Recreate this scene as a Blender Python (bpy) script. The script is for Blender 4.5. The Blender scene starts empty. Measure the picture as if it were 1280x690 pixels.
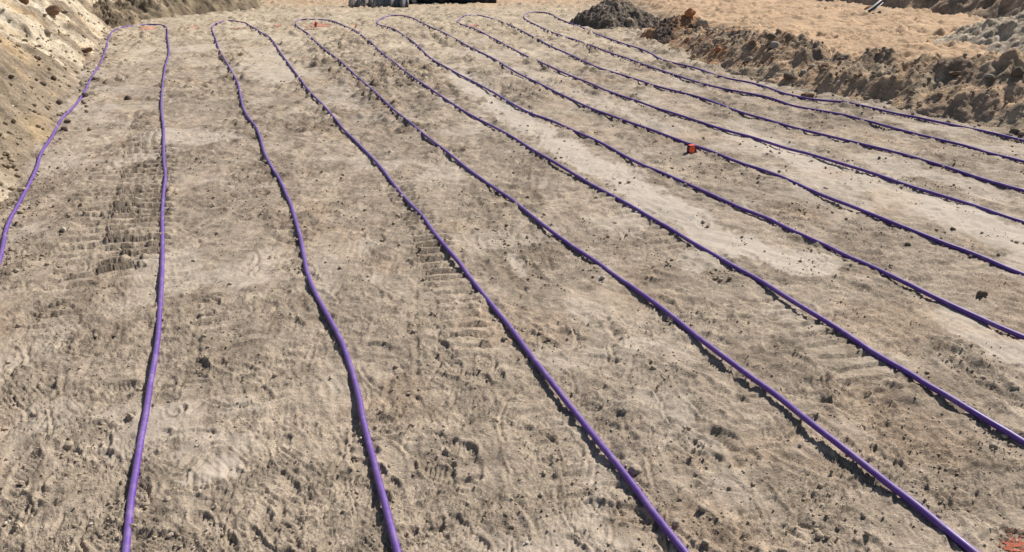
import bpy, math, random
import numpy as np
from mathutils import Vector

random.seed(7)
RNG = np.random.default_rng(11)
R = math.radians
scene = bpy.context.scene
col = scene.collection

# ------------------------------------------------------------------ camera, sky, sun, exposure
W0, H0 = 1280.0, 690.0
FPX = 1005.0                       # focal length in photo pixels
CAM_H = 2.15
PITCH = math.atan(425.0 / FPX)     # below horizontal
SP, CP = math.sin(PITCH), math.cos(PITCH)

cam_d = bpy.data.cameras.new('camera')
cam_d.sensor_fit = 'HORIZONTAL'
cam_d.sensor_width = 36.0
cam_d.lens = 36.0 * FPX / W0
cam_d.clip_start = 0.05
cam_d.clip_end = 2000
cam = bpy.data.objects.new('camera', cam_d)
cam.location = (0, 0, CAM_H)
cam.rotation_euler = (math.pi / 2 - PITCH, 0, 0)
col.objects.link(cam)
scene.camera = cam

SUN_EL = R(44)
SUN_AZ = math.atan2(0.68, 0.73)    # clockwise from +Y, direction the light comes from
world = bpy.data.worlds.new('World')
scene.world = world
world.use_nodes = True
wn = world.node_tree
sky = wn.nodes.new('ShaderNodeTexSky')
sky.sky_type = 'NISHITA'
sky.sun_disc = False
sky.sun_elevation = SUN_EL
sky.sun_rotation = SUN_AZ
bg = wn.nodes['Background']
wn.links.new(sky.outputs[0], bg.inputs[0])
bg.inputs[1].default_value = 0.07

sun_d = bpy.data.lights.new('sun', 'SUN')
sun_d.energy = 4.9
sun_d.angle = R(0.53)
sun_d.color = (1.0, 0.96, 0.905)
sun = bpy.data.objects.new('sun', sun_d)
sd = Vector((math.sin(SUN_AZ) * math.cos(SUN_EL), math.cos(SUN_AZ) * math.cos(SUN_EL), math.sin(SUN_EL)))
sun.rotation_euler = sd.to_track_quat('Z', 'Y').to_euler()
sun.location = (20, 10, 25)
col.objects.link(sun)

scene.view_settings.view_transform = 'Standard'
scene.view_settings.look = 'None'
scene.view_settings.exposure = 0.40
scene.view_settings.gamma = 1.0
scene.view_settings.use_curve_mapping = False


# ------------------------------------------------------------------ helpers
def P(px, py, z=0.0):
    """ground position (metres) of a place seen in the photograph"""
    u = (px - W0 / 2) / FPX
    v = (py - H0 / 2) / FPX
    t = (CAM_H - z) / (SP + v * CP)
    return np.array([u * t, t * (CP - v * SP)])


def px_size(px, py, z=0.0):
    """metres per photo pixel there"""
    v = (py - H0 / 2) / FPX
    return (CAM_H - z) / (SP + v * CP) / FPX


def sstep(a, b, x):
    t = np.clip((x - a) / (b - a), 0, 1)
    return t * t * (3 - 2 * t)


_perm = RNG.permutation(512)
_perm = np.concatenate([_perm, _perm, _perm])
_ga = RNG.uniform(0, 2 * np.pi, 512)
_gx, _gy = np.cos(_ga), np.sin(_ga)
_rx, _ry, _rz = RNG.uniform(0, 1, 512), RNG.uniform(0, 1, 512), RNG.uniform(0, 1, 512)


def _h(ix, iy):
    return _perm[_perm[ix & 511] + (iy & 511)]


def perlin(x, y, seed=0):
    x = x + seed * 37.17
    y = y + seed * 91.73
    xf, yf = np.floor(x), np.floor(y)
    ix, iy = xf.astype(np.int64), yf.astype(np.int64)
    fx, fy = x - xf, y - yf
    u = fx * fx * fx * (fx * (fx * 6 - 15) + 10)
    v = fy * fy * fy * (fy * (fy * 6 - 15) + 10)

    def g(dx, dy):
        k = _h(ix + dx, iy + dy)
        return _gx[k] * (fx - dx) + _gy[k] * (fy - dy)
    a = g(0, 0) * (1 - u) + g(1, 0) * u
    b = g(0, 1) * (1 - u) + g(1, 1) * u
    return (a * (1 - v) + b * v) * 1.5


def fbm(x, y, oct=4, seed=0, gain=0.5):
    s = np.zeros_like(x)
    a, f = 1.0, 1.0
    for i in range(oct):
        s += a * perlin(x * f, y * f, seed + i * 3 + 1)
        a *= gain
        f *= 2.03
    return s


def ridged(x, y, seed=0):
    return 1 - np.abs(perlin(x, y, seed)) * 2.0


def worley(x, y, seed=0):
    """distance to nearest point and that cell's random number"""
    x = x + seed * 17.3
    y = y + seed * 53.1
    ix, iy = np.floor(x).astype(np.int64), np.floor(y).astype(np.int64)
    d = np.full(x.shape, 9.0)
    rr = np.zeros_like(x)
    for dx in (-1, 0, 1):
        for dy in (-1, 0, 1):
            k = _h(ix + dx, iy + dy)
            q = (ix + dx + _rx[k] - x) ** 2 + (iy + dy + _ry[k] - y) ** 2
            m = q < d
            d = np.where(m, q, d)
            rr = np.where(m, _rz[k], rr)
    return np.sqrt(d), rr


def mesh_from(name, verts, faces, mat, colors=None, smooth=True):
    me = bpy.data.meshes.new(name)
    verts = np.asarray(verts, dtype=np.float32)
    faces = np.asarray(faces, dtype=np.int32)
    n = faces.shape[1]
    me.vertices.add(len(verts))
    me.vertices.foreach_set('co', verts.ravel())
    me.loops.add(faces.size)
    me.loops.foreach_set('vertex_index', faces.ravel())
    me.polygons.add(len(faces))
    me.polygons.foreach_set('loop_start', np.arange(0, faces.size, n, dtype=np.int32))
    if smooth:
        me.polygons.foreach_set('use_smooth', np.ones(len(faces), dtype=bool))
    me.update(calc_edges=True)
    if colors is not None:
        c = np.zeros((len(verts), 4), dtype=np.float32)
        c[:, :colors.shape[1]] = colors
        at = me.attributes.new('soil', 'FLOAT_COLOR', 'POINT')
        at.data.foreach_set('color', c.ravel())
    if mat:
        me.materials.append(mat)
    return me


def link(name, me, parent=None, label=None, cat=None, group=None, kind=None):
    o = bpy.data.objects.new(name, me)
    col.objects.link(o)
    if parent:
        o.parent = parent
    if label:
        o['label'] = label
    if cat:
        o['category'] = cat
    if group:
        o['group'] = group
    if kind:
        o['kind'] = kind
    return o


def grid_faces(nr, nc):
    i = np.arange(nr - 1)[:, None] * nc + np.arange(nc - 1)[None, :]
    i = i.ravel()
    return np.stack([i, i + 1, i + nc + 1, i + nc], 1)


# ------------------------------------------------------------------ materials
def soil_material(name, fine=1.0, bump=1.0, rough=0.97):
    m = bpy.data.materials.new(name)
    m.use_nodes = True
    nt = m.node_tree
    N = nt.nodes.new
    L = nt.links.new
    b = nt.nodes['Principled BSDF']
    b.inputs['Roughness'].default_value = rough
    b.inputs['Specular IOR Level'].default_value = 0.12
    at = N('ShaderNodeAttribute'); at.attribute_name = 'soil'
    tc = N('ShaderNodeTexCoord')
    def noise(sc, det=4, ro=0.6):
        n = N('ShaderNodeTexNoise')
        n.inputs['Scale'].default_value = sc
        n.inputs['Detail'].default_value = det
        n.inputs['Roughness'].default_value = ro
        L(tc.outputs['Object'], n.inputs['Vector'])
        return n
    def rng(src, a0, a1, b0, b1):
        r = N('ShaderNodeMapRange')
        r.inputs[1].default_value, r.inputs[2].default_value = a0, a1
        r.inputs[3].default_value, r.inputs[4].default_value = b0, b1
        L(src, r.inputs[0]); return r.outputs[0]
    def mul(a, c):
        k = N('ShaderNodeMath'); k.operation = 'MULTIPLY'; L(a, k.inputs[0]); L(c, k.inputs[1]); return k.outputs[0]
    n1 = noise(14 * fine, 5, .62)
    n2 = noise(95 * fine, 4, .65)
    n3 = noise(420 * fine, 2, .6)
    n0 = noise(6.5 * fine, 10, .80)
    f = mul(rng(n1.outputs[0], .3, .7, .84, 1.15), rng(n2.outputs[0], .3, .7, .72, 1.26))
    f = mul(f, rng(n0.outputs[0], .36, .64, .58, 1.26))
    f = mul(f, rng(n3.outputs[0], .28, .72, .68, 1.30))
    keep = rng(at.outputs['Alpha'], 0, 1, 1, .3)
    lp = N('ShaderNodeMath'); lp.operation = 'SUBTRACT'; L(f, lp.inputs[0]); lp.inputs[1].default_value = 1
    ad = N('ShaderNodeMath'); ad.operation = 'ADD'; L(mul(lp.outputs[0], keep), ad.inputs[0]); ad.inputs[1].default_value = 1
    f = ad.outputs[0]
    vm = N('ShaderNodeVectorMath'); vm.operation = 'SCALE'
    L(at.outputs['Color'], vm.inputs[0]); L(f, vm.inputs['Scale'])
    # scattered pale grit
    vo = N('ShaderNodeTexVoronoi'); vo.inputs['Scale'].default_value = 85 * fine
    L(tc.outputs['Object'], vo.inputs['Vector'])
    sep = N('ShaderNodeSeparateColor'); L(vo.outputs['Color'], sep.inputs[0])
    g1 = N('ShaderNodeMath'); g1.operation = 'GREATER_THAN'; g1.inputs[1].default_value = .972; L(sep.outputs[0], g1.inputs[0])
    g2 = N('ShaderNodeMath'); g2.operation = 'LESS_THAN'; g2.inputs[1].default_value = .28; L(vo.outputs['Distance'], g2.inputs[0])
    g = mul(g1.outputs[0], g2.outputs[0])
    mx = N('ShaderNodeMix'); mx.data_type = 'RGBA'
    L(g, mx.inputs[0]); L(vm.outputs[0], mx.inputs[6]); mx.inputs[7].default_value = (.52, .46, .38, 1)
    L(mx.outputs[2], b.inputs['Base Color'])
    bp = N('ShaderNodeBump'); bp.inputs['Strength'].default_value = .9 * bump; bp.inputs['Distance'].default_value = .018 / fine
    L(n2.outputs[0], bp.inputs['Height'])
    bp2 = N('ShaderNodeBump'); bp2.inputs['Strength'].default_value = .8 * bump; bp2.inputs['Distance'].default_value = .005 / fine
    L(n3.outputs[0], bp2.inputs['Height']); L(bp.outputs[0], bp2.inputs['Normal'])
    bp3 = N('ShaderNodeBump'); bp3.inputs['Strength'].default_value = .6 * bump; bp3.inputs['Distance'].default_value = .045 / fine
    L(n1.outputs[0], bp3.inputs['Height']); L(bp2.outputs[0], bp3.inputs['Normal'])
    for node, k in ((bp, .9), (bp2, .8), (bp3, .6)):
        L(rng(at.outputs['Alpha'], 0, 1, k * bump, k * bump * .22), node.inputs['Strength'])
    L(bp3.outputs[0], b.inputs['Normal'])
    return m


def stone_material(name, c, c2, scale=2.6, dist=.003):
    m = bpy.data.materials.new(name)
    m.use_nodes = True
    nt = m.node_tree
    b = nt.nodes['Principled BSDF']
    b.inputs['Roughness'].default_value = .95
    b.inputs['Specular IOR Level'].default_value = .15
    tc = nt.nodes.new('ShaderNodeTexCoord')
    oi = nt.nodes.new('ShaderNodeObjectInfo')
    va = nt.nodes.new('ShaderNodeVectorMath'); va.operation = 'ADD'
    nt.links.new(tc.outputs['Object'], va.inputs[0]); nt.links.new(oi.outputs['Location'], va.inputs[1])
    n = nt.nodes.new('ShaderNodeTexNoise'); n.inputs['Scale'].default_value = scale; n.inputs['Detail'].default_value = 6
    n.inputs['Roughness'].default_value = .65
    nt.links.new(va.outputs[0], n.inputs['Vector'])
    cr = nt.nodes.new('ShaderNodeValToRGB')
    cr.color_ramp.elements[0].position = .35; cr.color_ramp.elements[0].color = (*c, 1)
    cr.color_ramp.elements[1].position = .68; cr.color_ramp.elements[1].color = (*c2, 1)
    nt.links.new(n.outputs[0], cr.inputs[0])
    nt.links.new(cr.outputs[0], b.inputs['Base Color'])
    bp = nt.nodes.new('ShaderNodeBump'); bp.inputs['Strength'].default_value = .7; bp.inputs['Distance'].default_value = dist
    nt.links.new(n.outputs[0], bp.inputs['Height']); nt.links.new(bp.outputs[0], b.inputs['Normal'])
    return m


def plain_material(name, c, rough=.5, var=.1, scale=60, spec=.5):
    m = bpy.data.materials.new(name)
    m.use_nodes = True
    nt = m.node_tree
    b = nt.nodes['Principled BSDF']
    b.inputs['Roughness'].default_value = rough
    b.inputs['Specular IOR Level'].default_value = spec
    n = nt.nodes.new('ShaderNodeTexNoise'); n.inputs['Scale'].default_value = scale; n.inputs['Detail'].default_value = 5
    tc = nt.nodes.new('ShaderNodeTexCoord'); nt.links.new(tc.outputs['Object'], n.inputs['Vector'])
    cr = nt.nodes.new('ShaderNodeValToRGB')
    cr.color_ramp.elements[0].position = .3; cr.color_ramp.elements[0].color = (*[k * (1 - var) for k in c], 1)
    cr.color_ramp.elements[1].position = .7; cr.color_ramp.elements[1].color = (*[min(1, k * (1 + var)) for k in c], 1)
    nt.links.new(n.outputs[0], cr.inputs[0]); nt.links.new(cr.outputs[0], b.inputs['Base Color'])
    return m


M_GROUND = soil_material('dry_soil', bump=.55)
M_HEAP = soil_material('loose_soil', fine=.7, bump=.65)


def pipe_material():
    m = bpy.data.materials.new('purple_polyethylene')
    m.use_nodes = True
    nt = m.node_tree
    b = nt.nodes['Principled BSDF']
    b.inputs['Roughness'].default_value = .42
    b.inputs['Specular IOR Level'].default_value = .45
    tc = nt.nodes.new('ShaderNodeTexCoord')
    n = nt.nodes.new('ShaderNodeTexNoise'); n.inputs['Scale'].default_value = 9; n.inputs['Detail'].default_value = 8
    n.inputs['Roughness'].default_value = .7
    nt.links.new(tc.outputs['Object'], n.inputs['Vector'])
    cr = nt.nodes.new('ShaderNodeValToRGB')
    cr.color_ramp.elements[0].position = .52; cr.color_ramp.elements[0].color = (.100, .035, .262, 1)
    cr.color_ramp.elements[1].position = .78; cr.color_ramp.elements[1].color = (.25, .17, .34, 1)   # dust film
    nt.links.new(n.outputs[0], cr.inputs[0])
    ge = nt.nodes.new('ShaderNodeNewGeometry')
    sx = nt.nodes.new('ShaderNodeSeparateXYZ'); nt.links.new(ge.outputs['Normal'], sx.inputs[0])
    n2 = nt.nodes.new('ShaderNodeTexNoise'); n2.inputs['Scale'].default_value = 38; n2.inputs['Detail'].default_value = 6
    n2.inputs['Roughness'].default_value = .75
    nt.links.new(tc.outputs['Object'], n2.inputs['Vector'])
    ma = nt.nodes.new('ShaderNodeMath'); ma.operation = 'MULTIPLY_ADD'; ma.inputs[1].default_value = .55
    nt.links.new(sx.outputs[2], ma.inputs[0]); nt.links.new(n2.outputs[0], ma.inputs[2])
    dr = nt.nodes.new('ShaderNodeMapRange'); dr.inputs[1].default_value = .72; dr.inputs[2].default_value = 1.15
    dr.inputs[3].default_value = 0; dr.inputs[4].default_value = .22
    nt.links.new(ma.outputs[0], dr.inputs[0])
    dm = nt.nodes.new('ShaderNodeMix'); dm.data_type = 'RGBA'
    nt.links.new(dr.outputs[0], dm.inputs[0]); nt.links.new(cr.outputs[0], dm.inputs[6]); dm.inputs[7].default_value = (.34, .27, .26, 1)
    nt.links.new(dm.outputs[2], b.inputs['Base Color'])
    mr = nt.nodes.new('ShaderNodeMapRange'); mr.inputs[1].default_value = .4; mr.inputs[2].default_value = .75
    mr.inputs[3].default_value = .38; mr.inputs[4].default_value = .75
    nt.links.new(n.outputs[0], mr.inputs[0]); nt.links.new(mr.outputs[0], b.inputs['Roughness'])
    return m


M_PIPE = pipe_material()

# ------------------------------------------------------------------ lines of the place
# foot of the berm on the right, foot of the bank on the left (plan positions)
BERM = np.array([P(*p) for p in [(800, 46), (840, 62), (870, 77), (905, 88), (950, 101), (1000, 113), (1060, 125),
                                 (1130, 139), (1200, 153), (1280, 171), (1400, 200), (1600, 250)]])
BANK = np.array([P(*p) for p in [(-330, 690), (-130, 430), (-55, 330), (0, 262), (34, 205), (66, 150), (98, 100), (124, 62), (140, 42), (150, 33), (163, 24)]])


def line_dist(x, y, pl):
    """signed distance (positive to the right of the travel direction), arc length of nearest point"""
    best = np.full(x.shape, 1e9)
    sgn = np.zeros_like(x)
    arc = np.zeros_like(x)
    s0 = 0.0
    for a, b in zip(pl[:-1], pl[1:]):
        d = b - a
        Ln = np.hypot(*d)
        t = ((x - a[0]) * d[0] + (y - a[1]) * d[1]) / (Ln * Ln)
        tc = np.clip(t, 0, 1)
        qx, qy = x - a[0] - tc * d[0], y - a[1] - tc * d[1]
        q = qx * qx + qy * qy
        m = q < best
        best = np.where(m, q, best)
        cr = (x - a[0]) * d[1] - (y - a[1]) * d[0]
        sgn = np.where(m, np.sign(cr), sgn)
        arc = np.where(m, s0 + tc * Ln, arc)
        s0 += Ln
    return np.sqrt(best) * sgn, arc


RIM = np.vstack([np.array([[1.0, 300.], [1.6, 60.], [2.4, 30.], [2.75, 23.]]), BERM])


def rim_rise(x, y):
    d, a = line_dist(x, y, RIM)
    return sstep(.5, 1.7, -d)


def berm_dist(x, y):
    d, a = line_dist(x, y, BERM)
    return -d, a


def arc_of(pl, pt):
    d, a = line_dist(np.array([pt[0]]), np.array([pt[1]]), pl)
    return a[0]


# pale, smooth, compacted strips (plan polylines, half width m, strength)
PALE = [
    ([(560, 84), (640, 145), (700, 182), (760, 214), (830, 255), (890, 292), (960, 318), (1010, 332)], .25, 1.0),
    ([(640, 86), (720, 118), (800, 150), (850, 168)], .26, .6),
    ([(930, 172), (1010, 200), (1085, 226), (1150, 252), (1220, 280), (1300, 305)], .34, 1.0),
    ([(1090, 196), (1150, 216), (1240, 240)], .24, .6),
    ([(1200, 395), (1260, 432), (1340, 480)], .22, .9),
    ([(205, 172), (250, 172)], .42, .8),
    ([(205, 62), (262, 60)], .6, .8),
    ([(320, 62), (350, 100)], .5, .8),
    ([(300, 40), (380, 55)], .5, .5),
    ([(575, 300), (660, 300)], .2, .45),
    ([(640, 318), (655, 345)], .05, .7),
    ([(560, 66), (640, 72)], .6, .6),
    ([(280, 590), (262, 600)], .12, .7),
    ([(1010, 560), (1060, 545)], .1, .5),
    ([(895, 310), (880, 330)], .25, .6),
    ([(130, 150), (190, 130)], .3, .4),
    ([(420, 110), (470, 150)], .25, .4),
]
PALE = [(np.array([P(*q) for q in pl]), w, s) for pl, w, s in PALE]

# churned darker, rough places: px, py, half sizes in px, strength
ROUGH = [(400, 150, 40, 22, 1), (500, 95, 60, 22, 1), (430, 60, 40, 12, .9), (610, 255, 30, 24, .9), (640, 290, 45, 25, .5),
         (55, 240, 45, 40, .9), (30, 320, 40, 40, .9), (95, 385, 50, 40, .6), (110, 450, 40, 25, .6), (40, 480, 30, 30, .5),
         (80, 560, 50, 35, .8), (100, 605, 40, 40, .5), (270, 445, 40, 30, .5), (300, 530, 40, 14, .6), (1215, 455, 45, 35, 1),
         (1050, 405, 40, 25, .5), (1010, 330, 40, 20, .4), (900, 350, 35, 14, .8), (700, 420, 50, 30, .6), (760, 410, 25, 25, .5),
         (830, 460, 40, 30, .6), (820, 640, 60, 40, .7), (880, 660, 40, 30, .9), (940, 600, 40, 30, .5), (1030, 640, 45, 40, .8), (1060, 560, 40, 40, .5),
         (1160, 570, 50, 30, .7), (1240, 565, 40, 30, .9), (1170, 625, 50, 40, .6), (870, 400, 60, 30, .6), (680, 200, 50, 15, .5),
         (650, 115, 35, 14, .8), (720, 175, 40, 12, .5), (900, 215, 50, 10, .7), (1000, 262, 60, 12, .6), (1090, 290, 60, 14, .6),
         (1180, 205, 60, 10, .6), (1060, 150, 50, 8, .7), (1230, 195, 50, 8, .7), (520, 420, 14, 60, .6), (600, 500, 20, 40, .5),
         (560, 560, 40, 40, .4), (470, 560, 30, 40, .5), (420, 580, 40, 30, .4), (700, 560, 40, 30, .6), (650, 640, 50, 30, .5),
         (250, 200, 50, 30, .4), (280, 250, 60, 20, .5), (180, 47, 40, 5, .6), (560, 35, 60, 8, .5), (690, 105, 40, 8, .6),
         (960, 180, 40, 8, .5), (760, 300, 60, 20, .4), (480, 300, 40, 25, .3), (450, 230, 60, 14, .4), (380, 330, 40, 25, .3)]


def rough_blobs():
    out = []
    for px, py, hx, hy, s in ROUGH:
        c = P(px, py)
        rx = hx * px_size(px, py)
        ry = abs(P(px, py - hy)[1] - P(px, py + hy)[1]) / 2
        ry = min(ry, 4 * rx)
        out.append((c, rx, ry, s))
    return out


ROUGH_W = rough_blobs()

# ruts, scrape edges and heaped ridges: (polyline px, width m, depth m (+ ridge, - groove))
RUTS = [
    ([(1150, 412), (1185, 430), (1230, 458), (1290, 496)], .035, .035),
    ([(735, 386), (757, 392), (766, 408), (772, 428)], .025, -.02),
    ([(958, 486), (1000, 494), (1040, 506), (1070, 524)], .03, -.025),
    ([(872, 532), (905, 548), (925, 572), (932, 596)], .03, -.025),
    ([(985, 395), (1000, 405), (1012, 425)], .03, -.02),
    ([(1015, 415), (1060, 428)], .03, -.015),
    ([(1110, 500), (1140, 515)], .04, -.02),
    ([(520, 340), (519, 400), (521, 450), (523, 520)], .015, -.012),
    ([(400, 590), (425, 600), (432, 625)], .025, -.018),
    ([(345, 625), (365, 650), (385, 668)], .025, -.018),
    ([(850, 320), (880, 330), (905, 342)], .03, .02),
    ([(750, 460), (800, 478), (840, 500)], .02, -.012),
    ([(360, 560), (400, 572)], .02, -.015),
    ([(880, 465), (920, 485)], .02, -.015),
    ([(1190, 560), (1230, 590), (1280, 600)], .05, .02),
    ([(230, 265), (300, 262), (320, 250)], .03, .015),
    ([(400, 272), (438, 270)], .02, -.02),
    ([(880, 245), (930, 262)], .04, -.02),
    ([(1090, 262), (1140, 280)], .05, -.02),
    ([(180, 42), (205, 46)], .06, -.04),
]
RUTS = [(np.array([P(*q) for q in pl]), w, d) for pl, w, d in RUTS]
for k in range(13):
    y0 = 2 + 5.2 * k
    RUTS.append((np.array([P(780 + 9 * k, y0 * .75, .34), P(900 + 9 * k, y0 * .9 + 3, .34), P(1010 + 9 * k, y0 + 5, .34), P(1120 + 9 * k, y0 * 1.05 + 10, .34)]), .07, -.085))
# machine track runs with cleat marks: polyline, half width, pitch, depth, strength
TRACKS = [
    ([(147, 352), (155, 310), (163, 260), (174, 205), (186, 140)], .17, .155, .048, 1.0),
    ([(186, 330), (192, 275), (196, 230), (200, 180)], .14, .155, .042, .9),
    ([(60, 440), (95, 340), (118, 270), (135, 205)], .15, .155, .026, .8),
    ([(590, 462), (578, 400), (562, 350), (535, 290), (490, 220)], .14, .125, .030, 1.0),
    ([(860, 320), (780, 265), (700, 220), (655, 190), (600, 155)], .15, .15, .016, .7),
    ([(1200, 570), (1090, 480), (1010, 410), (950, 360)], .16, .13, .016, .6),
    ([(490, 160), (470, 130), (450, 100), (425, 70)], .25, .19, .034, .9),
    ([(545, 150), (520, 120), (500, 92), (480, 68)], .22, .19, .034, .9),
    ([(340, 520), (300, 440), (250, 360), (230, 300)], .16, .13, .014, .55),
    ([(760, 640), (700, 540), (650, 470)], .15, .13, .014, .5),
]
SANDTRACKS = [([(880, 12), (980, 20), (1070, 30), (1150, 44), (1230, 60)], .30, .26, .075, 1.0),
              ([(930, 36), (1000, 42), (1080, 52), (1150, 62), (1220, 72)], .28, .26, .075, 1.0),
              ([(840, 4), (960, 10), (1060, 18), (1160, 34)], .30, .3, .07, .9)]
TRACKS = [(np.array([P(*q) for q in pl]), w, p, d, s) for pl, w, p, d, s in TRACKS] + [(np.array([P(*q, .34) for q in pl]), w, p, d, s) for pl, w, p, d, s in SANDTRACKS]

# boot prints
PRINTS = []
for i in range(420):
    yy = 2.2 + 7.5 * RNG.random() ** 1.25
    xx = (RNG.random() * 2 - 1) * yy * .85
    PRINTS.append((xx, yy, RNG.uniform(0, 2 * np.pi) if RNG.random() < .45 else RNG.normal(.35, .5) + (np.pi if RNG.random() < .5 else 0),
                   RNG.uniform(.6, 1.0), int(RNG.integers(0, 3))))
for px, py, ang, s in [(412, 612, -.75, 1.0), (375, 640, -.55, .9), (330, 600, -.4, .8), (560, 590, .9, .9), (690, 560, .7, .7), (905, 460, .8, .9), (870, 560, .6, .9),
                       (480, 440, 1.3, .7), (245, 615, 1.2, .8), (740, 405, -.4, .8), (1085, 500, .8, .9), (880, 480, .7, .8), (250, 460, 1.0, .8)]:
    c = P(px, py)
    PRINTS.append((c[0], c[1], ang, s, int(RNG.integers(0, 3))))

STROKES = []
for i in range(1100):
    yy = 2.2 + 8.5 * RNG.random() ** 1.2
    xx = (RNG.random() * 2 - 1) * yy * .85
    an = RNG.normal(1.15, .45) if RNG.random() < .6 else RNG.uniform(0, np.pi)
    STROKES.append((xx, yy, an, RNG.uniform(.04, .20) * (1.6 if RNG.random() < .15 else 1), RNG.uniform(.004, .011) * (1 + yy * .05), RNG.uniform(.005, .012), RNG.uniform(-3, 3)))

SOIL = np.array([.348, .279, .208])
DARK = np.array([.205, .157, .112])
PALEC = np.array([.445, .378, .305])
SAND = np.array([.520, .420, .290])
ORANGE = np.array([.455, .310, .190])


def lod(L, y):
    return sstep(.55, 1.2, L / (0.006 * np.maximum(y, 1.0)))


def band(yc, xc, xx, yy):
    r = np.nonzero(np.abs(yc - yy) < .22)[0]
    return r[np.abs(xc[r] - xx) < .22]


def ground(x, y, want_color=False):
    x = np.asarray(x, float)
    y = np.asarray(y, float)
    # -------- masks
    n_big = fbm(x * .55, y * .55, 4, 1)
    rough = sstep(.02, .50, fbm(x * 1.25, y * .95, 4, 20) + .05) * .75
    # worked lanes along the pipe runs
    lane = perlin((.93 * x + .37 * y) * 1.15, (-.37 * x + .93 * y) * .16, 45)
    rough = np.clip(rough + .75 * sstep(.08, .45, lane + .25 * perlin(x * 3, y * 2.4, 46)) * sstep(3.5, 7, y) * sstep(.0, .35, .3 + fbm(x * 2, y * 1.6, 3, 47)), 0, 1)
    for c, rx, ry, s in ROUGH_W:
        q = ((x - c[0]) / rx) ** 2 + ((y - c[1]) / ry) ** 2
        near = q < 3
        if near.any():
            rough[near] = np.maximum(rough[near], s * (1 - sstep(.25, 1.6, q[near] + .55 * perlin(x[near] * 5, y[near] * 5, 61))))
    pale = .5 * sstep(.20, .46, fbm(x * .9, y * .7, 6, 40, .55)) * (1 - rough)
    for pl, w, s in PALE:
        bb = (x > pl[:, 0].min() - 3 * w) & (x < pl[:, 0].max() + 3 * w) & (y > pl[:, 1].min() - 3 * w) & (y < pl[:, 1].max() + 3 * w)
        if bb.any():
            d, _ = line_dist(x[bb], y[bb], pl)
            nn = perlin(x[bb] * 2.2, y[bb] * 1.6, 71) * .6 + perlin(x[bb] * 7, y[bb] * 5, 72) * .4 + perlin(x[bb] * 22, y[bb] * 16, 73) * .3
            pale[bb] = np.maximum(pale[bb], s * (1 - sstep(.55, 1.05, np.abs(d) / w + nn)))
    rough = rough * (1 - .85 * pale)
    # -------- shape
    z = .020 * n_big + .016 * fbm(x * 2.1, y * 1.7, 3, 5)
    # scraped streaks, along the pipes on the right and across on the left
    ang = np.where(True, .42 + .25 * perlin(x * .25, y * .25, 77), 0) - .35 * sstep(1.0, -3.0, x)
    ca, sa = np.cos(ang), np.sin(ang)
    al = -sa * x + ca * y
    ac = ca * x + sa * y
    wx = perlin(x * 1.7, y * 1.7, 81) * .35
    st = ridged(ac * 4.5 + wx, al * 1.1 + wx, 82)
    z += .010 * st * (.3 + .7 * rough) * lod(.22, y)
    st2 = ridged(ac * 13 + wx * 4, al * 4.0 + wx * 3, 83)
    small = .0042 * st2 * lod(.075, y)
    # trampled mid scale
    wxx, wyy = perlin(x * 5, y * 5, 91) * .09, perlin(x * 5, y * 5, 92) * .09
    mid = ridged((x + wxx) * 6.5, (y + wyy) * 6.5, 93)
    z += .0050 * mid * (1 - .8 * pale) * lod(.15, y)
    mid2 = ridged((x + wxx) * 15, (y + wyy) * 15, 94)
    small += .0042 * mid2 * (1 - .75 * pale) * lod(.066, y)
    # flaky scarps where the damp crust was smeared and pressed
    wq = perlin(x * 2.3, y * 2.3, 131) * .25
    for sc_, k_, hh_, sd_ in ((.8, 6.0, .018, 151), (1.5, 5.0, .0140, 132), (3.6, 4.0, .0105, 141)):
        t_ = fbm((x + wq) * sc_, (y - wq) * sc_ * 1.25, 6, sd_, .58) * k_
        fr = t_ - np.floor(t_)
        amp = sstep(-.25, .35, perlin(x * 1.9, y * 1.9, sd_ + 5)) * (1 - .6 * pale)
        small += hh_ * amp * (np.floor(t_) + sstep(.84, 1.0, fr) - t_ * .85) * lod(.1 / sc_, y) * (1 if sc_ > 1 else sstep(4, 9, y))
    # crumbs in churned places
    sel = rough > .04
    if sel.any():
        xs, ys, rs = x[sel], y[sel], rough[sel]
        d1, r1 = worley(xs * 9, ys * 9, 1)
        d2, r2 = worley(xs * 22, ys * 22, 2)
        c1 = np.clip(1 - d1 * 1.6, 0, 1) ** .7 * (r1 > .45) * (.4 + r1)
        c2 = np.clip(1 - d2 * 1.5, 0, 1) ** .7 * (r2 > .3) * (.4 + r2)
        small[sel] += rs * ((.006 + .010 * sstep(5, 9, ys)) * c1 * lod(.11, ys) + .008 * c2 * lod(.05, ys))
        small[sel] += rs * .010 * fbm(xs * 9, ys * 9, 4, 55, .6)
    small += .0022 * fbm(x * 45, y * 45, 2, 57) * lod(.03, y) * (1 - .5 * pale)
    # far plain: coarser lumps
    z += sstep(5.5, 16, y) * (.02 * fbm(x * 1.6, y * 1.1, 3, 58) * (1 - .6 * pale) + .016 * ridged(x * 3, y * 1.4, 59) * (.4 + rough) + (.046 * fbm(x * 6.5, y * 4.5, 5, 60, .65) + .03 * ridged((x + wxx) * 4, (y + wyy) * 3.2, 62)) * (.28 + rough) * (1 - .75 * pale))
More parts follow.
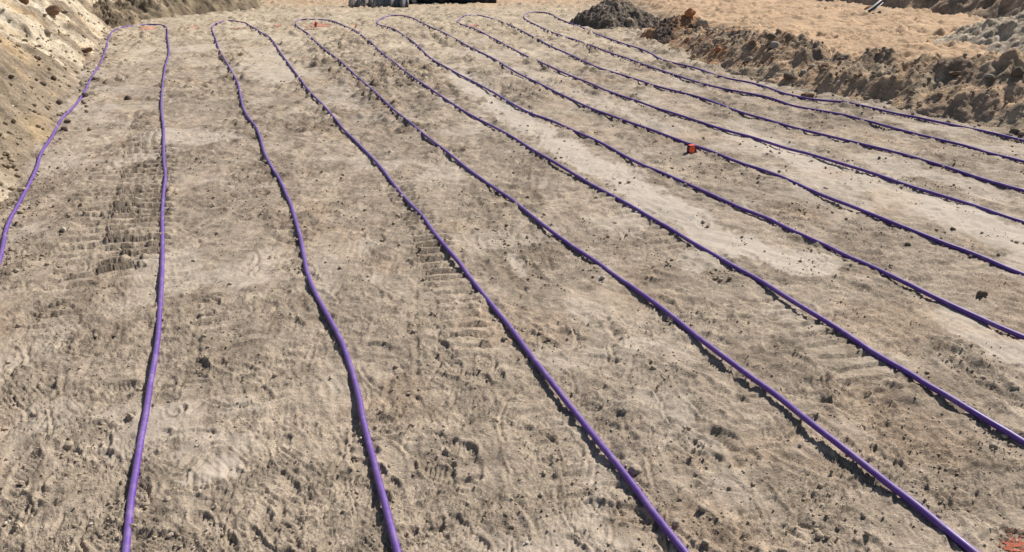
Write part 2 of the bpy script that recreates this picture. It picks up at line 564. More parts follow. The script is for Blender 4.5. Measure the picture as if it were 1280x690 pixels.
    # -------- tracks
    for pl, w, p, dep, s in TRACKS:
        m = 2 * w
        bb = (x > pl[:, 0].min() - m) & (x < pl[:, 0].max() + m) & (y > pl[:, 1].min() - m) & (y < pl[:, 1].max() + m)
        if not bb.any():
            continue
        xb, yb = x[bb], y[bb]
        d, a = line_dist(xb, yb, pl)
        inside = 1 - sstep(.85, 1.1, np.abs(d) / w)
        tot = a.max()
        fade = sstep(0, .25, a) * sstep(0, .25, tot - a)
        wear = (.3 + .7 * sstep(-.35, .15, perlin(xb * 2.2, yb * 2.2, 66))) * s
        ph = (a + .25 * np.abs(d) * 0 + .012 * perlin(xb * 7, yb * 7, 67)) / p
        saw = ph - np.floor(ph)
        prof = np.where(saw < .26, -1.0, 1 - (saw - .26) / .74)
        small[bb] = small[bb] * (1 - .85 * inside * fade * wear) + dep * .9 * prof * inside * fade * wear
        z[bb] += .2 * dep * np.exp(-((np.abs(d) / w - 1.15) / .13) ** 2) * fade * s * sstep(-.1, .4, perlin(xb * 4, yb * 4, 74))
    # -------- ruts and ridges
    for pl, w, dep in RUTS:
        m = 4 * w
        bb = (x > pl[:, 0].min() - m) & (x < pl[:, 0].max() + m) & (y > pl[:, 1].min() - m) & (y < pl[:, 1].max() + m)
        if not bb.any():
            continue
        xb, yb = x[bb], y[bb]
        d, a = line_dist(xb, yb, pl)
        d = d + w * .7 * perlin(xb * 9, yb * 9, 68)
        fade = sstep(0, .12, a) * sstep(0, .12, a.max() - a)
        k = fade * (.6 + .6 * perlin(xb * 14, yb * 14, 69)) * (sstep(-.1, .25, perlin(xb * 1.9, yb * 3.1, 76)) if w == .07 else 1)
        q = d / w
        if dep < 0:
            z[bb] += k * dep * np.exp(-q * q) - k * dep * .6 * np.exp(-((q - 1.8) / .8) ** 2)
        else:
            z[bb] += k * dep * np.exp(-q * q * .6)
    # -------- boot prints
    bx0, bx1, by0, by1 = x.min() - .22, x.max() + .22, y.min() - .22, y.max() + .22
    cand = np.nonzero(y < 10.2)[0]
    xc, yc = x[cand], y[cand]
    for xx, yy, an, s, pat in PRINTS:
        if not (bx0 < xx < bx1 and by0 < yy < by1):
            continue
        bb = cand[(np.abs(x[cand] - xx) < .22) & (np.abs(yc - yy) < .22)] if len(cand) < 5000 else cand[band(yc, xc, xx, yy)]
        if not len(bb):
            continue
        dx, dy = x[bb] - xx, y[bb] - yy
        a = -math.sin(an) * dx + math.cos(an) * dy
        b = math.cos(an) * dx + math.sin(an) * dy
        hw = np.where(a > -.03, .052, .040) - .010 * np.exp(-((a + .03) / .035) ** 2)
        e = np.maximum(np.abs(a) / .148, 0)
        edge = np.sqrt(np.clip((b / hw) ** 2 + e ** 4, 0, 9))
        ins = 1 - sstep(.85, 1.08, edge)
        heel = 1 - .8 * np.exp(-((a + .055) / .012) ** 2)
        wear = np.clip(.35 + .9 * perlin(dx * 9 + xx * 5, dy * 9 + yy * 5, 70) + .35, 0, 1) * s
        if pat == 0:
            tr = np.sign(np.sin(a * 2 * np.pi / .024))
        elif pat == 1:
            tr = np.sign(np.sin((a + np.abs(b) * .8) * 2 * np.pi / .028))
        else:
            tr = np.sin(a * 2 * np.pi / .03) * np.sin(b * 2 * np.pi / .03) * 1.6
        small[bb] = small[bb] * (1 - .65 * ins * wear) + ins * wear * heel * (-.013 + .0042 * tr)
        z[bb] += wear * .009 * np.exp(-((edge - 1.22) / .14) ** 2)
    for xx, yy, an, hl, w, dep, cu in STROKES:
        if not (bx0 < xx < bx1 and by0 < yy < by1):
            continue
        r0 = np.nonzero(np.abs(yc - yy) < hl + .05)[0]
        r0 = r0[np.abs(xc[r0] - xx) < hl + .05]
        if not len(r0):
            continue
        bb = cand[r0]
        dx, dy = x[bb] - xx, y[bb] - yy
        a = math.cos(an) * dx + math.sin(an) * dy
        b = -math.sin(an) * dx + math.cos(an) * dy - cu * a * a + .004 * perlin(a * 30 + xx, a * 0 + yy, 75)
        fd = 1 - sstep(.6, 1, np.abs(a) / hl)
        q = b / w
        z[bb] += fd * dep * (-np.exp(-q * q) + .75 * np.exp(-((q - 1.9) / .7) ** 2))
    z = z + small
    # -------- plateau to the right beyond the berm
    d, a = berm_dist(x, y)
    up = rim_rise(x, y)
    z = z + .34 * up + up * .05 * fbm(x * .6, y * .6, 3, 33)
    # wheel rows in the sand
    zs = up * (.035 * ridged(x * .9 + .3 * perlin(x, y, 3), y * 2.6 + x * .5, 34) * sstep(-.3, .3, perlin(x * .5, y * .8, 35)) + .04 * fbm(x * 2.2, y * 2.6, 4, 36, .5) * sstep(-.1, .4, perlin(x * .9, y * 1.2, 37)))
    z = z + zs
    # coarse ground sinks a little under the left bank
    d2, _ = line_dist(x, y, BANK)
    z = z - .10 * sstep(.3, 1.2, -d2)
    if not want_color:
        return z
    k = fbm(x * 1.1, y * .9, 4, 101)
    c = SOIL[None, :] * (1 + .16 * k + .10 * perlin(x * 6, y * 5, 102))[:, None]
    t = ((.66 + .2 * sstep(5, 9, y)) * rough * sstep(-.3, .4, fbm(x * 3, y * 3, 3, 103) + .12))[:, None]
    c = c * (1 - t) + DARK * t
    t = (pale * .85)[:, None]
    c = c * (1 - t) + PALEC * t
    # yellower, drier soil at the far end
    t = (sstep(10, 23, y + 2.5 * k) * .55)[:, None]
    c = c * (1 - t) + SAND * t * (1 + .15 * k[:, None])
    t = np.clip(up * 1.1 + .8 * sstep(26, 31, y + 2 * k) , 0, 1)[:, None]
    c = c * (1 - t) + ORANGE * (1 + .18 * k[:, None]) * t
    # orange-brown blush bottom edge left and pinkish patches
    t = (.35 * sstep(.25, .7, fbm(x * .8, y * .8, 3, 110)))[:, None]
    c = c * (1 - t) + np.array([.38, .27, .18]) * t
    return z, np.concatenate([c, np.maximum(pale, .7 * up)[:, None]], 1)


# ------------------------------------------------------------------ ground sheet
def build_ground():
    ys = [1.5]
    while ys[-1] < 33:
        yv = ys[-1]
        ys.append(yv + max(.0058, .0033 * yv))
    while ys[-1] < 900:
        ys.append(ys[-1] * 1.06)
    ys = np.array(ys)
    core = np.arange(-.85, .8501, .00195)
    outl = -.85 - np.cumsum(.00195 * 1.15 ** np.arange(1, 60))
    outl = outl[outl > -9]
    ws = np.concatenate([outl[::-1], core, -outl])
    YY, WW = np.meshgrid(ys, ws, indexing='ij')
    XX = WW * YY
    x, y = XX.ravel(), YY.ravel()
    z, c = ground(x, y, True)
    v = np.stack([x, y, z], 1)
    f = grid_faces(len(ys), len(ws))
    # two rows behind the viewer so that the sheet goes all the way round
    me = mesh_from('ground', v, f, M_GROUND, c)
    link('ground', me, kind='structure')
    # the same ground behind the viewer
    gx, gy = np.meshgrid(np.linspace(-14, 14, 120), np.linspace(-30, 1.52, 140))
    zb, cb = ground(gx.ravel(), gy.ravel(), True)
    me = mesh_from('ground', np.stack([gx.ravel(), gy.ravel(), zb - .006], 1), grid_faces(140, 120), M_GROUND, cb)
    link('ground', me, kind='structure')


build_ground()


# ------------------------------------------------------------------ banks, berm and heaps
def patch(name, ox, oy, ang, L, Wd, res, hfun, cfun, mat=M_HEAP, trim=.03, **kw):
    """a dense soil surface over a rectangle turned by ang; hfun gives height above z=0; edges dip below the ground"""
    nu, nv = int(L / res) + 1, int(Wd / res) + 1
    u, v = np.meshgrid(np.linspace(-L / 2, L / 2, nu), np.linspace(-Wd / 2, Wd / 2, nv), indexing='ij')
    ca, sa = math.cos(ang), math.sin(ang)
    x = ox + ca * u - sa * v
    y = oy + sa * u + ca * v
    x, y = x.ravel(), y.ravel()
    z = hfun(x, y)
    g = ground_smooth(x, y)
    f = grid_faces(nu, nv)
    keep = ((z - g)[f] > -trim).any(1)
    f = f[keep]
    used = np.unique(f)
    idx = np.full(len(x), -1)
    idx[used] = np.arange(len(used))
    c = cfun(x[used], y[used], z[used])
    # flip so that normals point up
    me = mesh_from(name, np.stack([x[used], y[used], z[used]], 1), idx[f], mat, c)
    return link(name, me, **kw)


def ground_smooth(x, y):
    return .34 * rim_rise(x, y)


def clumps(x, y, f, seed, k=1.0):
    d1, r1 = worley(x * f, y * f, seed)
    d2, r2 = worley(x * f * 2.3, y * f * 2.3, seed + 1)
    d3, r3 = worley(x * f * 5.1, y * f * 5.1, seed + 2)
    dome = lambda d, w: np.sqrt(np.clip(1 - (d * w) ** 2, 0, 1))
    return k * (dome(d1, 1.6) * np.maximum(r1 - .35, 0) * .13 + dome(d2, 1.5) * np.maximum(r2 - .2, 0) * .075 + dome(d3, 1.5) * r3 * .028)


# left bank
bank_arcs = None


def bank_h(x, y):
    d, a = line_dist(x, y, BANK)
    d = -d
    d = d + .16 * fbm(a * .9, d * .9, 3, 201)
    h = .80 * np.maximum(d, 0) - .55 * np.maximum(d - 1.75, 0)
    h = np.where(d < 0, d * .8, h)
    # slump at the foot, nearer end lower
    h = h * (.72 + .28 * sstep(2, 12, a - 4))
    rill = ridged(a * 3.2 + .3 * perlin(x * 2, y * 2, 203), d * .7, 204)
    h += sstep(.05, .5, d) * (.045 * rill + .03 * ridged(a * 8 + .5 * perlin(x * 3, y * 3, 205), d * 1.8, 206))
    h += sstep(0, .4, d) * (.09 * fbm(x * 1.6, y * 1.6, 4, 207) + .03 * fbm(x * 9, y * 9, 3, 208))
    h += sstep(0, .3, d) * clumps(x, y, 7, 9, .22)
    a0, a1 = arc_of(BANK, P(20, 230)), arc_of(BANK, P(92, 108))
    h += .22 * sstep(a0 - 1, a0 + .6, a) * sstep(a1 + .8, a1 - .6, a) * np.exp(-((d - .8) / .5) ** 2)
    # broken ledge
    h += .14 * sstep(.02, .10, perlin(a * .5, d * .9, 210) - .05) * sstep(.5, .9, d)
    return h - .02


def bank_c(x, y, z):
    d, a = line_dist(x, y, BANK)
    d = -d
    n = fbm(x * 1.1, y * 1.1, 4, 220)
    pale = np.array([.57, .475, .345])
    brown = np.array([.275, .212, .148])
    a0, a1 = arc_of(BANK, P(20, 230)), arc_of(BANK, P(92, 108))
    slump = sstep(a0 - 1, a0 + .6, a) * sstep(a1 + .8, a1 - .6, a) * sstep(1.75, 1.15, d + .35 * n)
    t = (sstep(-.25, .30, n + .35 * (d - .5) + .2) * (1 - .95 * slump))[:, None]
    c = brown * (1 - t) + pale * t
    t = (.5 * sstep(.15, .5, perlin(x * 1.7, y * 1.7, 222)))[:, None]
    c = c * (1 - t) + np.array([.56, .40, .22]) * t
    t = (.6 * sstep(.30, .55, perlin(x * .9 + 4, y * .9, 223)) * sstep(.6, 1.2, d))[:, None]
    c = c * (1 - t) + np.array([.66, .60, .49]) * t
    return c * (1 + .12 * perlin(x * 9, y * 9, 224))[:, None]


bc = (BANK[0] + BANK[-1]) / 2
bdir = BANK[-1] - BANK[0]
bang = math.atan2(bdir[1], bdir[0])
patch('dirt_bank', bc[0] - 1.5, bc[1] - .6, bang, np.hypot(*bdir) + 2.5, 5.6, .036, bank_h, bank_c, trim=.02, kind='structure')


# berm along the right side
s_of = lambda px, py: arc_of(BERM, P(px, py))
BS = [s_of(800, 46), s_of(840, 62), s_of(870, 77), s_of(905, 88), s_of(935, 97), s_of(965, 105), s_of(1000, 113), s_of(1040, 121),
      s_of(1090, 131), s_of(1130, 139), s_of(1175, 148), s_of(1220, 158), s_of(1280, 171), s_of(1400, 200), s_of(1600, 250)]
BHT = [0.05, .36, .54, .52, .56, .36, .36, .54, .52, .56, .64, .50, .48, .45, .45]
BHW = [.75, .85, 1.0, 1.05, 1.1, 1.0, .9, 1.1, 1.1, 1.15, 1.2, 1.2, 1.2, 1.2, 1.2]


def berm_h(x, y):
    d, a = berm_dist(x, y)
    H = np.interp(a, BS, BHT) + .05 * fbm(a * 1.5, a * 0 + 3.3, 3, 301)
    w = np.interp(a, BS, BHW)
    d = d + .14 * fbm(a * 1.3, d * 1.2, 3, 302)
    q = d / w
    up = np.clip(q, -1, 1)
    h = np.where(q < 0, q * .6 * H, H * (np.clip(q, 0, 1) ** .85))
    h = np.where(q > 1, H - (q - 1) * .55, h)
    rill = ridged(a * 3.0 + d * 1.2 + .25 * perlin(x * 2, y * 2, 303), d * .8, 304)
    body = sstep(.05, .4, q)
    h += body * (.075 * rill + .04 * ridged(a * 7.5 + d * 2.5 + .3 * perlin(x * 3, y * 3, 305), d * 1.6, 306))
    h += body * (.07 * fbm(x * 1.8, y * 1.8, 3, 307) + .012 * fbm(x * 11, y * 11, 3, 308))
    top = np.exp(-((q - 1) / .45) ** 2)
    h += clumps(x, y, 7.0, 31, .34) * body * (.06 + .9 * top) + body * clumps(x, y, 15, 35, .13)
    # loose crumbs at the foot
    h += clumps(x, y, 7, 33, .35) * np.exp(-((q - .1) / .25) ** 2)
    return h - .03 - .3 * (1 - sstep(-.2, .3, a))


def berm_c(x, y, z):
    d, a = berm_dist(x, y)
    n = fbm(x * 1.4, y * 1.4, 4, 320)
    brown = np.array([.47, .325, .205])
    dk = np.array([.31, .225, .155])
    c = brown[None, :] * (1 + .25 * n)[:, None]
    t = sstep(.02, .40, fbm(a * .9, d * 1.1, 3, 321) + .06)[:, None] * .7
    c = c * (1 - t) + dk * t
    t = (sstep(.10, .45, fbm(a * .8 + 9, d * 1.4, 3, 323)) * .8)[:, None]
    c = c * (1 - t) + np.array([.46, .36, .24]) * t
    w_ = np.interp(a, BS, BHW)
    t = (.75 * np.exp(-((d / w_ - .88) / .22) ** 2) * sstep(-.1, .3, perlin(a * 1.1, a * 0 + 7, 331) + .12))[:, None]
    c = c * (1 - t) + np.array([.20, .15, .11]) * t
    near = sstep(BS[5], BS[2], a)
    t = (near * sstep(.05, .35, perlin(x * 2.2, y * 2.2, 325)) * .7)[:, None]
    c = c * (1 - t) + np.array([.45, .24, .12]) * t
    t = (sstep(1.0, 1.35, d + .2 * n) * .8)[:, None]
    c = c * (1 - t) + ORANGE * t
    return c * (1 + .15 * perlin(x * 8, y * 8, 327))[:, None]


def berm_patch(a0, a1, name, label):
    p0, p1 = pt_on(BERM, a0), pt_on(BERM, a1)
    mid = (p0 + p1) / 2
    dr = p1 - p0
    an = math.atan2(dr[1], dr[0])
    nrm = np.array([-dr[1], dr[0]]) / np.hypot(*dr)
    mid = mid + nrm * .9

    return patch(name, mid[0], mid[1], an, np.hypot(*dr) + 2.2, 3.6, .020, berm_h, berm_c, trim=.02, label=label, cat='soil berm')


def pt_on(pl, s):
    acc = 0
    for a, b in zip(pl[:-1], pl[1:]):
        L = np.hypot(*(b - a))
        if s <= acc + L:
            return a + (b - a) * (s - acc) / L
        acc += L
    return pl[-1]


bm = berm_patch(BS[0], BS[12] + 1.2, 'soil_berm', 'long low brown soil berm with crumbling crest, bordering the pipe field and the orange sand')


HEAPS = []


def heap(name, cx, cy, rx, ry, h, ang, colr, col2, label, clump=.9, cf=4.0, res=.022, base=0.0, power=1.0, seed=1, seam=None, kindcat='soil heap'):
    ca, sa = math.cos(ang), math.sin(ang)

    def hf(x, y):
        dx, dy = x - cx, y - cy
        a = (ca * dx + sa * dy) / rx
        b = (-sa * dx + ca * dy) / ry
        th = np.arctan2(b, a)
        r = np.sqrt(a * a + b * b) * (1 + .14 * np.sin(th * 2 + seed) + .10 * np.sin(th * 5 + seed * 2)) + .10 * min(1, 1.1 / rx) * fbm(x * 1.5, y * 1.5, 3, 400 + seed)
        k = np.clip(1 - r, -1, 1)
        z = base + h * np.where(k > 0, k ** power, k * .6)
        body = sstep(-.02, .15, k)
        z += body * (clumps(x, y, cf, 40 + seed, clump) + clumps(x, y, cf * 3.1, 45 + seed, clump * .45) + .07 * h * fbm(x * 3, y * 3, 4, 420 + seed) + .02 * fbm(x * 12, y * 12, 3, 425 + seed))
        return z - .03

    def cf_(x, y, z):
        n = fbm(x * 2.1, y * 2.1, 4, 430 + seed)
        t = sstep(-.2, .4, n)[:, None]
        c = np.array(colr) * (1 - t) + np.array(col2) * t
        _, r = worley(x * cf, y * cf, 40 + seed)
        return c * (.78 + .45 * r + .12 * perlin(x * 9, y * 9, 440 + seed))[:, None]
    HEAPS.append(hf)
    return patch(name, cx, cy, ang, 2.5 * rx, 2.5 * ry, res, hf, cf_, trim=.10, label=label, cat=kindcat)


c = P(768, 34)
heap('soil_heap', c[0] + .12, c[1] + .85, 1.25, 1.35, .66, .1, (.15, .12, .094), (.27, .21, .155),
     'dark clumpy soil heap at the far corner, beside the outermost purple pipe', clump=.9, cf=5, seed=1, power=.85)
c = P(858, 52)
heap('soil_heap', c[0], c[1] + .45, 1.05, .85, .52, .3, (.15, .11, .085), (.42, .23, .12),
     'small reddish brown soil heap with a grey slab, between the dark heap and the berm', clump=1.0, cf=4, seed=2, power=.7)
c = P(185, 20)
heap('soil_heap', c[0] - .5, c[1] + 2.6, 3.0, 3.6, 1.5, .15, (.20, .155, .105), (.33, .26, .17),
     'broad brown soil heap behind the end of the first pipe loop, against the pale bank', clump=1.4, cf=2.6, seed=3, res=.035, power=.75)
c = P(112, 40)
heap('soil_heap', c[0] - .35, c[1] + 1.6, .75, 1.5, .60, .3, (.17, .13, .088), (.28, .215, .14),
     'dark slumped soil lobe between the pale bank and the first pipe loop', clump=1.0, cf=3.6, seed=4, power=.8)
heap('spoil_slope', 16.3, 23.6, 5.9, 6.3, 3.4, .0, (.32, .24, .165), (.44, .31, .20),
     'tall rubbly brown spoil slope beyond the orange sand', clump=1.0, cf=3.4, seed=5, res=.045, base=.34, power=.8)
heap('spoil_slope', 11.0, 13.7, 3.3, 2.3, 1.35, .1, (.46, .375, .275), (.53, .44, .32),
     'pale greyish spoil slope behind the crest of the berm', clump=.45, cf=7, seed=6, res=.028, base=.34, power=.9)


# ------------------------------------------------------------------ purple pipes
A_L = [(0, 324), (9, 282), (22, 257), (37, 229), (46, 209), (51, 192), (65, 171), (78, 147), (92, 134), (106, 114), (115, 95), (124, 82),
       (132, 62), (136, 47), (141, 39), (150, 35), (165, 32), (180, 30.5), (198, 30.5), (206, 32.5), (209, 37), (209.5, 47), (211, 60), (211, 67),
       (207, 82), (204.5, 97), (202, 122), (202, 140), (204.5, 160), (204.5, 177), (205, 204), (207, 219), (204.5, 240), (203, 264), (203, 297),
       (203, 322), (202.5, 344), (199.5, 391.6), (197, 427), (192, 457), (187, 484), (182.5, 517), (175.5, 552), (170.5, 585), (164, 622),
       (160.5, 655), (157, 690)]
B_L = [(496.8, 690), (488, 657.4), (480.5, 627), (473, 600), (466.7, 574.7), (460.4, 552), (452, 517), (450.4, 504.5), (443, 474.4), (435, 449),
       (428, 429), (416.5, 406.7), (405, 386.6), (394, 366.5), (384.7, 344), (381, 327), (375.5, 297), (369, 274.5), (364, 257), (357.5, 242),
       (351, 227), (340, 209.5), (331, 192), (325, 171), (319, 157), (312.5, 150), (305, 137), (301, 122), (297.5, 105), (291, 92), (282.5, 77),
       (274, 62), (269, 47), (265, 36), (266.7, 32), (271.7, 29), (279.6, 26.2), (287.4, 25.4), (294, 26.4), (301.5, 27.4), (307, 28.6),
       (311.6, 31.7), (319.5, 36), (328, 41.5), (335, 45), (341, 51), (350, 65), (361, 80), (372.5, 95), (387.5, 115), (405, 132.5), (420, 150),
       (430, 162.5), (440, 172), (455, 187), (475, 208), (492.5, 231), (510, 252), (527.5, 269.5), (542.5, 291), (560, 312), (575, 329.5),
       (585, 344), (603, 366.6), (621, 389), (640, 412), (657.6, 436.8), (675, 459.4), (692.7, 482), (710, 504.5), (720, 517), (740, 542),
       (760.4, 567), (780.4, 592), (798, 615), (815.5, 640), (835.6, 665), (855.7, 690)]
D_L = [(1215.8, 689), (1185.7, 665), (1160.6, 643.6), (1135.5, 623.6), (1110.5, 605), (1090, 588.5), (1068, 571), (1045, 553), (1022.7, 536),
       (999, 517), (975, 497), (960, 486), (941, 473), (916, 454.3), (890.8, 435.5), (865.7, 416.7), (840.6, 395.4), (815.5, 376.6), (790.5, 359),
       (768, 344), (745, 327), (720, 311), (700, 297), (680, 282), (660, 266), (640, 249.5), (622.5, 238), (605, 226), (582.5, 209.5), (560, 191),
       (535, 172), (527.5, 166), (510, 151), (492.5, 137.5), (475, 121), (460, 107.5), (442.5, 92.5), (430, 80.5), (422.5, 73.7), (410, 65),
       (398.7, 55.6), (391, 48.7), (385, 42), (378.7, 38), (372.5, 34), (369.4, 28.7), (371.2, 25.6), (376, 24.4), (385, 24), (395, 24.2),
       (406, 24.6), (413.7, 26), (422.5, 28.7), (431, 32.5), (441, 37), (448.7, 41), (456, 47.5), (466, 55), (473.7, 63), (482.5, 70.6),
       (492.5, 77.5), (501, 85), (520, 99), (540, 112.5), (560, 126), (580, 139), (600, 150), (620, 160), (642, 172), (665, 187), (690, 201),
       (715, 216), (740, 231), (765, 244.5), (790, 258), (815, 273), (840, 287), (865, 303), (890, 317), (915, 332), (938, 344), (960, 356.5),
       (985, 373), (1010, 388), (1035, 403), (1060, 419), (1085.4, 437), (1110.5, 452), (1135.5, 465.6), (1160.6, 482), (1185.7, 495.7),
       (1215, 514), (1243.4, 531), (1261, 541), (1280, 553)]
F_L = [(1280, 421.7), (1261, 414), (1236, 403), (1210.8, 391.6), (1185.7, 380), (1160.6, 368), (1135.5, 355), (1110.5, 343), (1085, 331),
       (1060, 321), (1035, 308), (1010, 297), (985, 286), (960, 273), (927.5, 261), (902.5, 249.5), (877.5, 238), (852.5, 227), (827.5, 216),
       (805, 207), (782.5, 196), (760, 183), (737.5, 172), (715, 162.5), (690, 151), (665, 142.5), (640, 129.5), (617.5, 116), (597.5, 105),
       (577.5, 95), (557.5, 84), (540, 74), (525, 60), (515, 51), (506, 45), (495, 37.6), (487, 34.2), (477, 32.2), (471.6, 30), (473.4, 25.3), (480, 21.6),
       (491, 19), (502.5, 19.3), (513.7, 22), (527, 28), (540, 34.5), (553, 40), (569, 48.5), (585, 57.5), (595, 62.5), (620, 75), (637.5, 86),
       (655, 95.6), (670, 102.5), (685, 110), (700, 117.5), (715, 124.5), (740, 136), (765, 145), (790, 154), (815, 162.5), (840, 172),
       (860, 179.5), (880, 186), (902.5, 194.5), (927.5, 204.5), (960, 214.5), (985, 224.5), (1010, 236), (1035, 247), (1060, 256), (1085, 266),
       (1110, 276), (1135, 286), (1160, 296), (1185, 306), (1210, 314.5), (1235, 324.5), (1260, 336), (1280, 343.5)]
G_L = [(1280, 278), (1260, 272), (1235, 263), (1210, 254.5), (1185, 247), (1160, 239.5), (1135, 232), (1110, 223), (1085, 214.5), (1060, 207),
       (1035, 199.5), (1010, 192), (985, 186), (960, 178), (940, 171.5), (915, 165), (890, 157.5), (865, 149), (840, 141), (820, 135), (800, 127.5),
       (780, 121), (760, 114), (740, 105), (720, 97.5), (700, 89), (680, 79.5), (660, 71), (639, 60), (622.5, 51), (611, 45), (600, 39), (589, 34.5),
       (578, 31), (572, 28), (574.7, 23.4), (583, 18.9), (594.4, 18.4), (605.6, 20.6), (619, 24.4), (629, 28), (640, 32.5), (655, 40), (672.5, 49),
       (690, 58.5), (707.5, 66), (725, 74), (745, 83.5), (765, 90), (785, 96), (805, 102.5), (825, 109), (845, 114), (865, 119), (885, 125),
       (905, 132.5), (925, 140), (960, 150), (985, 157.5), (1010, 164), (1040, 171), (1060, 176), (1085, 182), (1110, 188), (1135, 194.5),
       (1160, 202), (1185, 209.5), (1210, 218), (1235, 226), (1260, 233), (1280, 238.5)]
H_L = [(1280, 202), (1260, 197), (1235, 191), (1210, 183), (1185, 177), (1162, 171.5), (1145, 167.5), (1120, 161), (1095, 154), (1075, 149),
       (1055, 143.5), (1035, 140), (1010, 136), (990, 132), (975, 126.5), (960, 121.5), (940, 117.5), (920, 114), (900, 110), (880, 105), (860, 99),
       (840, 92.5), (820, 86), (800, 79), (782.5, 72.2), (770, 68.5), (757.5, 64.2), (745, 59), (732.5, 54.8), (722.5, 51), (710, 47), (697.5, 43),
       (687.5, 39.4), (679, 35.6), (670, 31), (662.5, 27.5), (657.5, 24.4), (655, 22), (656, 18.7), (661, 15.8), (670, 15), (678.7, 15.2),
       (686, 16.5), (690, 18), (696, 22), (705, 26), (715, 30), (725, 33.2), (735, 37.5), (745, 42.3), (755, 46), (765, 49.4), (775, 53),
       (787, 57), (802, 61.5), (815, 67.5), (827.5, 74.5), (845, 79.5), (860, 82.5), (877.5, 87.5), (895, 94), (915, 99.3), (935, 102.5),
       (960, 109.5), (977.5, 116), (997.5, 121), (1007, 123), (1022, 125), (1042, 126.5), (1060, 128), (1075, 131.5), (1095, 136), (1120, 142),
       (1145, 146.5), (1175, 153), (1205, 159), (1235, 165), (1260, 171), (1280, 176)]
PIPE_R = .0155


def resample(pts, step):
    """Catmull-Rom through plan points, then even steps"""
    p = np.array(pts)
    q = np.vstack([2 * p[0] - p[1], p, 2 * p[-1] - p[-2]])
    out = []
    for i in range(1, len(q) - 2):
        p0, p1, p2, p3 = q[i - 1], q[i], q[i + 1], q[i + 2]
        # centripetal parameters keep the turns tidy
        t0 = 0.0
        t1 = t0 + max(1e-4, np.hypot(*(p1 - p0))) ** .5
        t2 = t1 + max(1e-4, np.hypot(*(p2 - p1))) ** .5
        t3 = t2 + max(1e-4, np.hypot(*(p3 - p2))) ** .5
        for t in np.linspace(t1, t2, 14, endpoint=False):
            a1 = (t1 - t) / (t1 - t0) * p0 + (t - t0) / (t1 - t0) * p1
            a2 = (t2 - t) / (t2 - t1) * p1 + (t - t1) / (t2 - t1) * p2
            a3 = (t3 - t) / (t3 - t2) * p2 + (t - t2) / (t3 - t2) * p3
            b1 = (t2 - t) / (t2 - t0) * a1 + (t - t0) / (t2 - t0) * a2
            b2 = (t3 - t) / (t3 - t1) * a2 + (t - t1) / (t3 - t1) * a3
            out.append((t2 - t) / (t2 - t1) * b1 + (t - t1) / (t2 - t1) * b2)
    out.append(q[-2])
    out = np.array(out)
    s = np.concatenate([[0], np.cumsum(np.hypot(*np.diff(out, axis=0).T))])
    n = int(s[-1] / step)
    ss = np.linspace(0, s[-1], n)
    return np.stack([np.interp(ss, s, out[:, 0]), np.interp(ss, s, out[:, 1])], 1)


def gsm(a, sig):
    n = int(3 * sig) + 1
    k = np.exp(-.5 * (np.arange(-n, n + 1) / sig) ** 2)
    k /= k.sum()
    return np.convolve(np.pad(a, n, mode='edge'), k, 'valid')


def tube(path, rad, sides=10):
    T = np.gradient(path, axis=0)
    T /= np.linalg.norm(T, axis=1)[:, None]
    up = np.array([0, 0, 1.0])
    S = np.cross(T, up); S /= np.linalg.norm(S, axis=1)[:, None]
    U = np.cross(S, T)
    th = np.linspace(0, 2 * np.pi, sides, endpoint=False)
    v = path[:, None, :] + rad * (np.cos(th)[None, :, None] * S[:, None, :] + np.sin(th)[None, :, None] * U[:, None, :])
    n = len(path)
    i = np.arange(n - 1)[:, None] * sides
    j = np.arange(sides)[None, :]
    k = (np.arange(sides) + 1) % sides
    f = np.stack([i + j, i + k[None, :], i + sides + k[None, :], i + sides + j], -1).reshape(-1, 4)
    return v.reshape(-1, 3), f


# places where the pipe bows up off the ground: px, py, half length m, lift m
LIFTS = [(490, 660, .5, .020), (455, 525, .35, .010), (420, 415, .5, .016), (336, 200, .5, .022), (372, 285, .5, .010),
         (690, 480, .45, .026), (560, 312, .5, .022), (760, 567, .3, .016), (640, 412, .3, .006), (830, 660, .3, .010),
         (1035, 545, .42, .040), (920, 457, .55, .026), (690, 290, .5, .018), (840, 395, .4, .010), (1150, 636, .35, .022),
         (1010, 388, .5, .028), (1180, 492, .5, .016), (700, 207, .5, .02), (880, 312, .4, .010), (1150, 362, .5, .018), (620, 117, .6, .03),
         (905, 250, .5, .01), (1100, 272, .6, .02), (985, 187, .8, .02), (640, 90, .8, .04), (1060, 207, .6, .015), (190, 470, .4, .006), (60, 180, .4, .02)]
LIFTS = [(P(a, b), w, l) for a, b, w, l in LIFTS]


def extend(pts, first=True, last=True):
    """run straight on beyond the frame"""
    pts = [np.array(p) for p in pts]
    if first:
        d = pts[0] - pts[3]; d /= np.hypot(*d)
        pts = [pts[0] + d * L for L in (2.4, 1.6, .8)] + pts
    if last:
        d = pts[-1] - pts[-4]; d /= np.hypot(*d)
        pts = pts + [pts[-1] + d * L for L in (.8, 1.6, 2.4)]
    return pts


PIPE_PATHS = []


